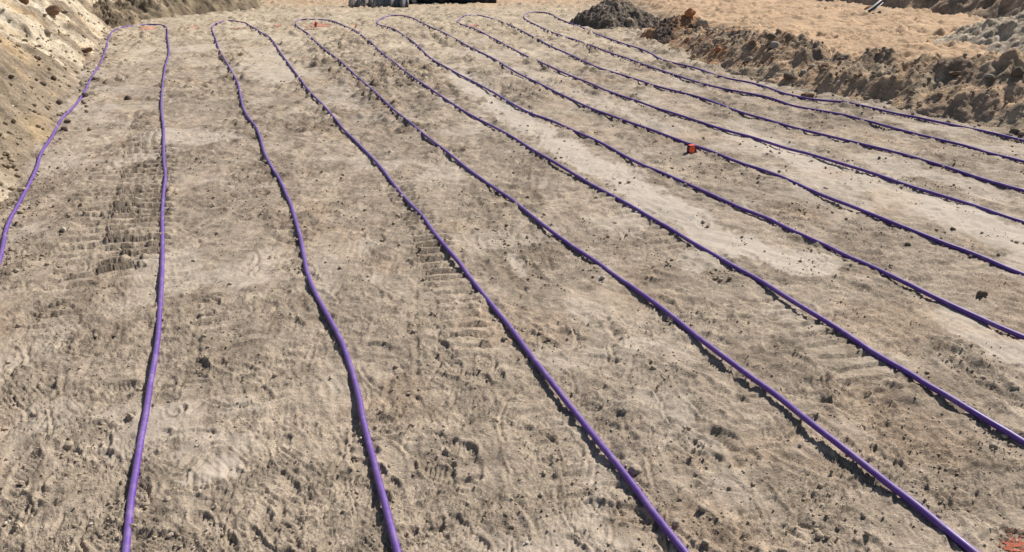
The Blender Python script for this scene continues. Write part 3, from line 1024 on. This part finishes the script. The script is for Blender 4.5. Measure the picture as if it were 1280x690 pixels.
def build_pipe(trace, label):
    step = .045
    pts = extend([P(a, b, PIPE_R) for a, b in trace])
    xy = resample(pts, step)
    # steady the far part of the trace
    far = sstep(9, 16, xy[:, 1])
    dist = np.hypot(np.gradient(xy[:, 0]), np.gradient(xy[:, 1]))
    sx, sy = gsm(xy[:, 0], 4), gsm(xy[:, 1], 4)
    w = (.35 + .5 * far)
    xy = np.stack([xy[:, 0] * (1 - w) + sx * w, xy[:, 1] * (1 - w) + sy * w], 1)
    z = np.full(len(xy), PIPE_R)
    for it in range(5):
        k = (CAM_H - z) / (CAM_H - PIPE_R)
        gx, gy = xy[:, 0] * k, xy[:, 1] * k
        g = np.maximum(ground(gx, gy), berm_h(gx, gy) - .05)
        q = gsm(g, 6)
        for _ in range(3):
            q = gsm(np.maximum(q, g - .018 + .010 * sstep(5, 12, gy)), 3.5)
        for c, hw, lift in LIFTS:
            d = np.hypot(gx - c[0], gy - c[1])
            q = q + .75 * lift * np.exp(-(d / hw) ** 2 * 2)
        zn = q + PIPE_R * (.72 + .25 * sstep(5, 12, gy))
        z = zn if it < 2 else .5 * (z + zn)
    k = (CAM_H - z) / (CAM_H - PIPE_R)
    path = np.stack([xy[:, 0] * k, xy[:, 1] * k, z], 1)
    v, f = tube(path, PIPE_R, 12)
    o = link('purple_pipe', mesh_from('purple_pipe', v, f, M_PIPE), label=label, cat='pipe', group='purple pipe loops laid on the dirt')
    PIPE_PATHS.append(path)
    return o, path


PIPES = [build_pipe(A_L, 'purple pipe loop running along the foot of the pale dirt bank'),
         build_pipe(B_L, 'purple pipe loop, second from the pale dirt bank, passing the cleat marks'),
         build_pipe(D_L, 'purple pipe loop, third from the pale bank, with a red whisker marker at its bend'),
         build_pipe(F_L, 'purple pipe loop, fourth from the pale dirt bank, with the red tape measure beside it'),
         build_pipe(G_L, 'purple pipe loop, second from the brown berm, bending beside the black plastic sheet'),
         build_pipe(H_L, 'purple pipe loop nearest the brown berm, with a brown stone lying on it')]

# moulded ring on the second loop
o, path = PIPES[1]
tgt = P(743, 547, .03)
i = int(np.argmin(np.hypot(path[:, 0] - tgt[0], path[:, 1] - tgt[1])))
d = path[i + 1] - path[i]; d /= np.linalg.norm(d)
v, f = tube(np.stack([path[i] + d * t for t in (-.006, -.004, .004, .006)]), PIPE_R * 1.09, 16)
link('seam_ring', mesh_from('seam_ring', v, f, M_PIPE), parent=o)


# ------------------------------------------------------------------ stones and clods
def ico(sub):
    import bmesh
    bm = bmesh.new()
    bmesh.ops.create_icosphere(bm, subdivisions=sub, radius=1)
    v = np.array([q.co[:] for q in bm.verts])
    f = np.array([[q.index for q in t.verts] for t in bm.faces])
    bm.free()
    return v, f


ICO1, ICOF1 = ico(1)
ICO2, ICOF2 = ico(3)


def lump_mesh(name, mat, seed, angular=.5, flat=.7):
    r = np.random.default_rng(seed)
    v = ICO2.copy()
    # cut by random planes for facets
    for _ in range(int(4 + angular * 12)):
        n = r.normal(size=3); n /= np.linalg.norm(n)
        lim = r.uniform(.62, .92)
        dd = v @ n
        over = np.maximum(dd - lim, 0)
        v = v - over[:, None] * n * angular * 1.1
    nz = (perlin(v[:, 0] * 1.3 + seed, v[:, 1] * 1.3 + v[:, 2], seed % 50) * .25 + perlin(v[:, 0] * 4 + v[:, 2] * 3, v[:, 1] * 4 + seed, 7) * .09)
    v = v * (1 + nz)[:, None]
    v = v * np.array([1, r.uniform(.7, .95), flat * r.uniform(.85, 1.1)])
    v /= np.abs(v[:, 0]).max()
    return mesh_from(name, v, ICOF2, mat)


M_CLOD = stone_material('soil_clod', (.29, .23, .165), (.43, .35, .26))
M_DCLOD = stone_material('dark_soil_clod', (.10, .08, .06), (.18, .14, .10), dist=.006)
M_PSTONE = stone_material('pale_stone', (.42, .36, .28), (.56, .50, .41))
M_BSTONE = stone_material('brown_stone', (.17, .105, .068), (.28, .18, .12), dist=.02)
M_GSTONE = stone_material('grey_stone', (.26, .225, .185), (.40, .35, .285), dist=.02)
M_OSTONE = stone_material('orange_clay', (.36, .14, .06), (.50, .25, .12), dist=.015)
LUMPS = {}
for key, mat, ang, flat in (('clod', M_CLOD, .7, .6), ('dark', M_DCLOD, .45, .75), ('pale', M_PSTONE, .6, .65),
                            ('brown', M_BSTONE, .9, .6), ('grey', M_GSTONE, .85, .6), ('orange', M_OSTONE, .6, .8)):
    LUMPS[key] = [lump_mesh(key + '_lump', mat, 50 + 7 * k + len(key), ang, flat) for k in range(5)]


def stone(name, kind, px, py, wpx, label, cat, group=None, zbase=None, sink=.25, scale=(1, 1, 1), rz=None, surf=None):
    """a loose lump; wpx is its width in photo pixels"""
    zb = 0.0
    if surf is None:
        for _ in range(5):
            c = P(px, py, zb)
            zb = float(ground(np.array([c[0]]), np.array([c[1]]))[0])
    else:
        zs = np.linspace(2.0, -.05, 900)
        pts = np.array([P(px, py, q) for q in zs])
        hit = np.nonzero(surf(pts[:, 0], pts[:, 1]) >= zs)[0]
        k = hit[0] if len(hit) else len(zs) - 1
        c, zb = pts[k], float(zs[k])
    r = wpx * px_size(px, py, zb) / 2
    me = random.choice(LUMPS[kind])
    o = link(name, me, label=label, cat=cat, group=group)
    o.scale = (r * scale[0], r * scale[1], r * scale[2])
    o.rotation_euler = (random.uniform(-.25, .25), random.uniform(-.25, .25), random.uniform(0, 6.28) if rz is None else rz)
    o.location = (c[0], c[1], zb + r * scale[2] * .62 * (1 - 2 * sink))
    return o


def legs_at(py):
    xs = []
    for tr in (A_L, B_L, D_L, F_L, G_L, H_L):
        t = np.array(tr)
        m = int(np.argmin(t[:, 1]))
        for part in (t[:m + 1], t[m:]):
            part = part[np.argsort(part[:, 1])]
            big = 1e4 if part[-1, 0] > 300 or part[-1, 1] > 600 else -1e4
            xs.append(np.interp(py, part[:, 1], part[:, 0]) if py <= part[-1, 1] + 1 else big)
    return xs


ORD = ['first', 'second', 'third', 'fourth', 'fifth', 'sixth']


def where(px, py):
    n = sum(1 for q in legs_at(py) if q < px)
    if n == 0:
        return 'between the pale bank and the first pipe'
    if n == 12:
        return 'between the berm and the outermost pipe'
    k = (n - 1) // 2
    if n % 2:
        return 'inside the %s pipe loop from the pale bank' % ORD[k]
    return 'between the %s and %s pipe loops from the bank' % (ORD[k], ORD[k + 1])


CLODS = [(252, 394, 8), (255, 421, 7), (24, 408, 8), (10, 454, 8), (304, 476, 5), (175, 489, 7), (344, 471, 8), (495, 459, 7), (482, 430, 6),
         (510, 494, 7), (517, 415, 7), (549, 446, 5), (445, 396, 4), (631, 424, 9), (618, 400, 8), (687, 423, 10), (675, 417, 7),
         (817, 461, 8), (654, 415, 6), (715, 494, 7), (1228, 476, 7), (1216, 464, 6), (1159, 466, 7), (1268, 486, 10), (163, 522, 13),
         (130, 531, 7), (86, 558, 13), (104, 556, 9), (210, 625, 9), (182, 632, 10), (213, 670, 11), (27, 605, 10), (470, 535, 7), (487, 583, 6),
         (515, 532, 9), (537, 671, 11), (518, 681, 7), (585, 630, 7), (608, 627, 6), (443, 573, 7), (794, 590, 17), (845, 654, 13), (878, 637, 13),
         (721, 671, 13), (867, 676, 9), (881, 679, 9), (680, 592, 9), (676, 619, 9), (942, 607, 9), (861, 536, 6), (1023, 671, 12), (1033, 674, 8),
         (1020, 664, 8), (1084, 667, 12), (1079, 646, 7), (1026, 608, 8), (1241, 558, 11), (1221, 581, 7), (1256, 547, 9), (1265, 557, 9),
         (1000, 558, 6), (1173, 568, 7), (1080, 534, 7), (1173, 646, 8), (456, 263, 6), (397, 226, 5), (271, 292, 5), (242, 327, 6),
         (695, 198, 5), (767, 224, 4), (769, 238, 4), (731, 276, 5), (900, 353, 9), (893, 349, 6), (912, 350, 6), (1228, 440, 6), (1190, 431, 7), (1245, 462, 7),
         (1205, 440, 5), (1252, 470, 6), (60, 330, 8), (20, 340, 10), (75, 345, 6), (120, 420, 6), (260, 434, 5), (240, 405, 4), (590, 420, 5), (601, 378, 6),
         (590, 365, 6), (540, 392, 5), (300, 640, 5), (430, 640, 6), (640, 660, 8), (700, 640, 7), (760, 680, 8), (650, 600, 6), (900, 690, 9), (980, 690, 8)]
for px, py, w in CLODS:
    stone('soil_clod', 'clod', px, py, w * 1.05, ('large' if w >= 12 else 'middling' if w >= 9 else 'small') + ' soil clod ' + where(px, py), 'soil clod', 'loose soil clods on the dirt floor')
DARKS = [(160, 124, 10), (107, 121, 10), (84, 153, 10), (81, 163, 10), (74, 146, 7), (51, 148, 7), (29, 150, 6), (63, 149, 7), (57, 155, 6), (50, 162, 5), (104, 128, 5), (117, 98, 5), (61, 168, 6),
         (1227, 370, 14), (1191, 287, 7), (1135, 307, 8), (1099, 198, 6), (75, 130, 9), (100, 114, 5)]
for px, py, w in DARKS:
    stone('dark_clod', 'dark', px, py, w, 'dark moist soil clod ' + where(px, py), 'soil clod', 'dark moist clods')
PALES = [(720, 417, 5), (288, 355, 6), (12, 650, 6), (7, 655, 6), (113, 654, 6), (468, 674, 5), (856, 534, 4), (1028, 632, 6), (1238, 661, 6), (1032, 236, 7),
         (714, 415, 4), (815, 452, 5), (830, 476, 5), (660, 366, 3), (893, 458, 5), (947, 560, 4), (1003, 505, 4), (930, 590, 4), (1024, 399, 4), (52, 660, 4), (460, 345, 4), (830, 375, 3)]
for px, py, w in PALES:
    stone('pebble', 'pale', px, py, w, 'pale pebble ' + where(px, py), 'pebble', 'pale pebbles on the dirt floor')
stone('stone', 'pale', 80, 289, 8, 'bright whitish stone between the first pipe and the cleat marks', 'stone', scale=(1, .8, 1.2))
stone('stone', 'clod', 6, 538, 12, 'tan rounded stone well to the bank side of the first pipe', 'stone')

# stones of the bank and berm
BK = [('brown', 66, 17, 24, 'flat dark brown rock jutting from the pale bank'),
      ('brown', 29, 4, 24, 'long dark brown rock slab high on the pale bank'),
      ('brown', 107, 66, 20, 'brown rock lying low on the pale bank beside the first pipe'),
      ('brown', 56, 20, 9, 'narrow brown rock splinter leaning on the flat dark brown rock'),
      ('grey', 60, 41, 11, 'grey wedge of stone in the middle of the pale bank'),
      ('pale', 53, 49, 8, 'small cream coloured stone on the pale bank'),
      ('dark', 68, 99, 12, 'long dark clod stuck in the brown part of the bank'),
      ('dark', 54, 106, 9, 'dark clod below the bank rim on churned soil'),
      ('grey', 83, 15, 8, 'small grey stone beside the flat dark brown rock'),
      ('dark', 33, 46, 7, 'dark crumb of soil under the whitish bank face')]
for kd, px, py, w, lb in BK:
    stone('stone' if kd != 'dark' else 'soil_clod', kd, px, py, w, lb, 'rock' if kd != 'dark' else 'soil clod', surf=bank_h, scale=(1, .8, .8), sink=.2)


def bsurf(x, y):
    q = np.maximum(np.maximum(berm_h(x, y), bank_h(x, y)), ground_smooth(x, y))
    for hf in HEAPS:
        q = np.maximum(q, hf(x, y))
    return q


BR = [('clod', 878, 33, 20, 'grey slab of packed soil leaning on the reddish heap', (1.2, .5, .9)),
      ('orange', 863, 19, 15, 'orange clay lump on top of the reddish heap', (1, 1, 1)),
      ('grey', 887, 40, 9, 'round grey stone below the grey soil slab', (1, 1, 1)),
      ('brown', 1008, 122, 19, 'brown pointed stone lying across the outermost pipe', (1, .8, .9)),
      ('grey', 937, 76, 16, 'pale flat stone low on the berm beside the saddle', (1, .8, .7)),
      ('brown', 940, 55, 13, 'brown rounded stone high on the near heap of the berm', (1, 1, 1)),
      ('grey', 969, 60, 17, 'large tan stone near the berm saddle', (1, .8, 1)),
      ('dark', 964, 48, 14, 'dark soil lump on the berm crest behind the tan stone', (1, .8, .8)),
      ('orange', 898, 64, 10, 'reddish clay lump low in the dark berm soil', (1, 1, 1)),
      ('dark', 985, 97, 20, 'dark flat clod at the berm saddle', (1, .8, .55)),
      ('grey', 1004, 91, 9, 'small grey stone just above the dark flat clod', (1, 1, 1)),
      ('grey', 1015, 85, 9, 'second small grey stone above the dark flat clod', (1, 1, 1.2)),
      ('brown', 1031, 84, 13, 'brown stone under the overhang of the berm crest', (1, .8, .9)),
      ('brown', 1195, 94, 22, 'brown lump on the rim of the berm, above the smooth slip', (1, .8, .6)),
      ('grey', 1236, 97, 14, 'tan flat stone on the berm rim', (1, .8, .6)),
      ('dark', 1272, 94, 16, 'big dark boulder of soil on the berm at the foot of the pale slope', (1, 1, 1.2)),
      ('dark', 1268, 167, 14, 'dark clod at the berm foot touching the outermost pipe', (1, .8, .8)),
      ('pale', 1172, 101, 5, 'whitish stone in the berm below the brown lump', (1, 1, 1)),
      ('pale', 1187, 127, 5, 'whitish stone in the smooth slip of the berm', (1, 1, 1)),
      ('clod', 1183, 84, 8, 'loose tan lump in the dark crest of the berm', (1, 1, 1))]
for kd, px, py, w, lb, sc in BR:
    stone('stone' if kd not in ('dark', 'clod') else 'soil_clod', kd, px, py, w, lb, 'rock' if kd not in ('dark', 'clod') else 'soil clod', surf=bsurf, scale=sc, sink=.2)


# ------------------------------------------------------------------ crumbs too small and many to pick apart
def scatter(name, n, yr, size, mat, seed, dens, colr, surf=None, xr=.85, power=1.4):
    r = np.random.default_rng(seed)
    y = yr[0] + (yr[1] - yr[0]) * r.random(n * 6) ** power
    x = (r.random(n * 6) * 2 - 1) * y * xr
    keep = r.random(n * 6) < dens(x, y)
    x, y = x[keep][:n], y[keep][:n]
    n = len(x)
    z = (surf or ground)(x, y)
    s = size[0] + (size[1] - size[0]) * r.random(n) ** 6.5
    v = ICO1[None] * (1 + .22 * r.normal(size=(n, len(ICO1), 1)))
    v = v * (s[:, None] * r.uniform(.7, 1.15, (n, 3)) * np.array([1, 1, .8]))[:, None, :]
    a = r.uniform(0, 6.28, n)
    ca, sa = np.cos(a)[:, None], np.sin(a)[:, None]
    vx = v[..., 0] * ca - v[..., 1] * sa
    vy = v[..., 0] * sa + v[..., 1] * ca
    vv = np.stack([vx + x[:, None], vy + y[:, None], v[..., 2] + (z + s * .35)[:, None]], -1).reshape(-1, 3)
    f = (ICOF1[None] + (np.arange(n) * len(ICO1))[:, None, None]).reshape(-1, 3)
    t = r.random(n)
    c = np.array(colr)[None] * (.7 + .5 * r.random(n))[:, None]
    c[t > .975] = (.47, .41, .33)
    c = np.repeat(c, len(ICO1), 0)
    c = np.concatenate([c, np.full((len(c), 1), .85)], 1)
    me = mesh_from(name, vv, f, mat, c, smooth=True)
    return link(name, me, kind='stuff', label='fine soil crumbs and grit strewn over the trampled dirt', cat='soil crumbs')


def dens_floor(x, y):
    q = sstep(-.05, .55, fbm(x * 1.25, y * .95, 4, 20) + .05) * .35 + .006 + .6 * sstep(.25, .6, perlin(x * 4, y * 4, 501))
    for c, rx, ry, s in ROUGH_W:
        q = np.maximum(q, 1.3 * s * np.exp(-((x - c[0]) / rx) ** 2 - ((y - c[1]) / ry) ** 2))
    d, _ = berm_dist(x, y)
    d2, _ = line_dist(x, y, BANK)
    return np.where((d > .4) | (d2 < -.2), 0, q)


scatter('soil_crumbs', 24000, (2.2, 8.5), (.0016, .0088), M_GROUND, 3, dens_floor, (.37, .295, .215))
scatter('soil_crumbs', 9000, (5, 22), (.004, .019), M_GROUND, 4, dens_floor, (.35, .28, .20), power=1.0)


def dens_foot(x, y):
    d, a = berm_dist(x, y)
    d2, a2 = line_dist(x, y, BANK)
    return np.clip(np.exp(-((d - .25) / .35) ** 2) + np.exp(-((d2 + .3) / .5) ** 2) + .35 * ((d2 < -.3) & (d2 > -2.4)) + .8 * ((d > .3) & (d < 1.5)), 0, 1)


def surf_foot(x, y):
    return np.maximum(bsurf(x, y), ground(x, y))


scatter('soil_crumbs', 10000, (5, 24), (.006, .042), M_HEAP, 5, dens_foot, (.30, .235, .16), surf=surf_foot, power=1.0)


# ------------------------------------------------------------------ tape measure lying against the pipe
def tape_measure():
    M_RED = plain_material('red_plastic', (.95, .10, .035), .38, .08)
    M_BLK = plain_material('black_rubber', (.018, .018, .018), .6, .2)
    M_STL = plain_material('worn_steel', (.55, .53, .48), .35, .1)
    c = P(864, 193)
    zb = float(ground(c[None, 0], c[None, 1])[0])
    root = bpy.data.objects.new('tape_measure', None)
    col.objects.link(root)
    root.location = (c[0], c[1], zb)
    root.rotation_euler = (0, 0, R(14))
    root['label'] = 'red and black tape measure standing against a purple pipe'
    root['category'] = 'tape measure'

    def slab(name, w, h, y0, y1, mat, x0=0, z0=0, rad=.014, parent=root):
        out = []
        for cx, cz, a0 in ((w / 2 - rad, h - rad, 0), (-w / 2 + rad, h - rad, 90), (-w / 2 + rad, rad, 180), (w / 2 - rad, rad, 270)):
            for k in range(6):
                a = R(a0 + 90 * k / 5)
                out.append((cx + rad * math.cos(a), cz + rad * math.sin(a)))
        n = len(out)
        b = min(.004, abs(y1 - y0) * .3)
        rings = []
        for yy, sc in ((y0, .93), (y0 + b, 1), (y1 - b, 1), (y1, .93)):
            rings.append([(x0 + px * sc, yy, z0 + h / 2 + (pz - h / 2) * sc) for px, pz in out])
        v = [p for rr in rings for p in rr]
        f = []
        for q in range(3):
            for k in range(n):
                f.append((q * n + k, q * n + (k + 1) % n, (q + 1) * n + (k + 1) % n, (q + 1) * n + k))
        f.append(tuple(range(n - 1, -1, -1)) if False else tuple(range(n)))
        f.append(tuple(range(3 * n + n - 1, 3 * n - 1, -1)))
        me = bpy.data.meshes.new(name)
        me.from_pydata(v, [], f)
        me.materials.append(mat)
        me.update()
        return link(name, me, parent=parent)
    slab('case', .094, .084, -.024, .024, M_BLK, rad=.022)
    slab('side_panel', .066, .070, -.030, -.0235, M_RED, x0=-.008, z0=.008, rad=.020)
    slab('side_panel', .066, .070, .0235, .030, M_RED, x0=-.008, z0=.008, rad=.020)
    slab('top_band', .062, .006, -.021, .021, M_RED, x0=-.004, z0=.082, rad=.0025)
    slab('blade_mouth', .018, .016, -.016, .016, M_BLK, x0=.053, z0=.002, rad=.004)
    slab('hook', .003, .017, -.010, .010, M_STL, x0=.064, z0=.001, rad=.001)
    slab('belt_clip', .030, .045, .031, .034, M_STL, x0=.0, z0=.03, rad=.005)


tape_measure()


# ------------------------------------------------------------------ spray paint on the dirt
def paint(px, py, hx, hy, c, label, thr=.0, seed=1, res=None):
    ce = P(px, py)
    rx = hx * px_size(px, py)
    ry = min(abs(P(px, py - hy)[1] - P(px, py + hy)[1]) / 2, rx * 3)
    res = res or max(.006, .0022 * ce[1])
    nu, nv = int(2 * rx / res) + 2, int(2 * ry / res) + 2
    u, v = np.meshgrid(np.linspace(-rx, rx, nu), np.linspace(-ry, ry, nv), indexing='ij')
    x, y = (ce[0] + u).ravel(), (ce[1] + v).ravel()
    z = ground(x, y) + .0022 + .0003 * ce[1]
    m = 1 - np.sqrt((u.ravel() / rx) ** 2 + (v.ravel() / ry) ** 2)
    m = m + .5 * fbm(x * .9 / rx, y * .9 / rx, 4, 600 + seed) + .75 * fbm(x * 60, y * 60, 3, 620 + seed, .7) * min(1, 6 / ce[1]) - .25
    f = grid_faces(nu, nv)
    f = f[(m[f] > thr).all(1)]
    if len(f) == 0:
        return
    used = np.unique(f)
    idx = np.full(len(x), -1); idx[used] = np.arange(len(used))
    t = np.clip(m[used] * 1.6, 0, 1)[:, None]
    cc = np.array(SOIL) * (1 - t) * .9 + np.array(c) * t
    me = mesh_from('paint_mark', np.stack([x[used], y[used], z[used]], 1), idx[f], M_GROUND, cc)
    link('paint_mark', me, label=label, cat='paint mark')


paint(1276, 684, 36, 26, (.58, .15, .085), 'bright orange red spray paint patch beyond the third pipe loop', seed=1)
paint(187, 36, 18, 4, (.62, .27, .18), 'pale red paint patch inside the bend of the first pipe loop', seed=2)
paint(238, 36, 12, 3, (.62, .27, .18), 'faint red paint patch between the first and second pipe loops', seed=3)
paint(296, 36, 10, 4, (.50, .17, .09), 'rust red paint patch inside the bend of the second pipe loop', seed=4)
paint(345, 34, 9, 3, (.62, .30, .22), 'faint pink paint patch between the second and third pipe loops', seed=5)
paint(397, 34, 20, 5, (.60, .22, .14), 'red paint patch around the red whisker marker', seed=6)
paint(590, 34, 12, 2.5, (.70, .33, .27), 'pink paint streak by the bend of the fifth pipe loop from the bank', seed=7)
paint(168, 376, 7, 4, (.55, .22, .10), 'small orange paint fleck left of the first pipe', seed=8)
paint(152, 180, 6, 2, (.50, .25, .16), 'small reddish fleck on the dirt beside the cleat marks', seed=9)


# ------------------------------------------------------------------ whisker markers
def whisker(px, py, hgt, rad, n, c, label, seed):
    r = np.random.default_rng(seed)
    ce = P(px, py)
    zb = float(ground(ce[None, 0], ce[None, 1])[0])
    root = bpy.data.objects.new('whisker_marker', None); col.objects.link(root)
    root.location = (ce[0], ce[1], zb)
    root['label'] = label; root['category'] = 'survey marker'
    m = plain_material('whisker_plastic', c, .6, .15)
    V, F = [], []
    for k in range(n):
        a = r.uniform(0, 6.28); lean = r.uniform(.05, 1) ** .8 * rad; hh = hgt * r.uniform(.6, 1)
        w = .006
        dx, dy = math.cos(a), math.sin(a)
        sx, sy = -dy * w, dx * w
        b = len(V)
        for q, (rr, zz) in enumerate(((.004, 0), (lean * .35, hh * .55), (lean, hh * (1 - .25 * lean / rad)))):
            ww = 1 - .35 * q
            V += [(dx * rr + sx * ww, dy * rr + sy * ww, zz), (dx * rr - sx * ww, dy * rr - sy * ww, zz)]
        F += [(b, b + 1, b + 3, b + 2), (b + 2, b + 3, b + 5, b + 4)]
    me = bpy.data.meshes.new('bristles'); me.from_pydata(V, [], F); me.materials.append(m); me.update()
    link('bristles', me, parent=root)
    v, f = tube(np.array([[0, 0, -.05], [0, .0005, .0], [0, .001, .05]]), .011, 8)
    link('stake', mesh_from('stake', v, f, m), parent=root)


whisker(395, 36, .17, .12, 70, (.55, .03, .025), 'red whisker survey marker inside the bend of the third pipe loop', 1)
whisker(445, 35, .09, .10, 30, (.62, .16, .06), 'short orange whisker survey marker beyond the third pipe loop', 2)


# ------------------------------------------------------------------ plastic sheets at the far end and scrap on the sand
def sheet(name, x0, x1, y0, hgt, depth, mat, label, seed, slope=.0):
    nu, nv = 120, 40
    u, v = np.meshgrid(np.linspace(0, 1, nu), np.linspace(0, 1, nv), indexing='ij')
    u, v = u.ravel(), v.ravel()
    x = x0 + (x1 - x0) * u
    y = y0 + depth * v + .18 * fbm(u * 5, v * 0 + seed, 3, seed) + .25 * slope * u
    env = sstep(0, .08, u) * sstep(0, .08, 1 - u)
    prof = np.sin(np.pi * np.clip(v, 0, 1) ** .6)
    z = hgt * prof * (.55 + .45 * env) * (1 + .25 * fbm(u * 4, v * 2, 3, seed + 2))
    z += .10 * ridged(u * 9 + v * 3, v * 2.5, seed + 4) * prof + .05 * ridged(u * 22 - v * 6, v * 4, seed + 5) * prof
    z += ground(x, y) - .03
    # folded hem gives it thickness
    me = mesh_from(name, np.stack([x, y, z], 1), grid_faces(nu, nv), mat)
    o = link(name, me, label=label, cat='plastic sheet')
    md = o.modifiers.new('thickness', 'SOLIDIFY'); md.thickness = .006; md.offset = -1
    return o


M_BLACKP = plain_material('black_plastic', (.014, .015, .02), .55, .3, 6)
M_GREYP = plain_material('grey_tarpaulin', (.16, .165, .175), .6, .35, 5)
M_TANP = plain_material('dusty_tarpaulin', (.27, .235, .20), .7, .3, 5)
a, b = P(506, 5), P(621, 3)
sheet('black_plastic_sheet', a[0], b[0], (a[1] + b[1]) / 2 - .2, .75, 1.6, M_BLACKP, 'glossy black plastic sheet heaped at the far end of the field', 3)
a, b = P(470, 9), P(514, 7)
sheet('grey_tarpaulin', a[0], b[0], a[1] - .15, .42, 1.5, M_GREYP, 'blue grey tarpaulin bunched up beside the black plastic sheet', 5)
a, b = P(436, 9), P(476, 9.5)
sheet('dusty_tarpaulin', a[0], b[0], a[1] - .1, .34, 1.7, M_TANP, 'dusty grey brown sheet sloping into the sand beside the grey tarpaulin', 7)
for px, py, w in ((517, 3.5, 9), (553, 2, 6), (582, 1.5, 8), (543, 6, 5)):
    stone('stone', 'pale', px, py, w, 'pale stone weighing down the edge of the black plastic sheet', 'stone', 'stones along the black sheet', sink=.1)

# bent offcut of black pipe with a white strip on the sand at the right
c = P(1098, 8, .55)
off = np.array([[-.55, -.35, .02], [-.35, -.22, .10], [-.12, -.05, .22], [.12, .18, .34], [.35, .42, .42], [.5, .6, .40]]) * .7
off = off + np.array([c[0], c[1], .42])
v, f = tube(off, .055, 12)
o = link('pipe_offcut', mesh_from('pipe_offcut', v, f, M_BLACKP), label='bent black pipe offcut lying at the foot of the rubbly spoil slope', cat='pipe offcut')
o.modifiers.new('smooth', 'SUBSURF').render_levels = 1
v, f = tube(off[1:4] + np.array([.06, -.02, -.03]), .012, 8)
link('white_strip', mesh_from('white_strip', v, f, plain_material('white_plastic', (.7, .7, .68), .5, .1)), parent=o)
c = P(1109, 17, .4)
stone('stone', 'pale', 1109, 17, 9, 'whitish flat chip lying just below the black pipe offcut', 'stone', surf=bsurf, scale=(1, .7, .4))
stone('stone', 'orange', 1087, 15, 15, 'orange brown clay lump on the sand beside the black pipe offcut', 'stone', surf=bsurf)
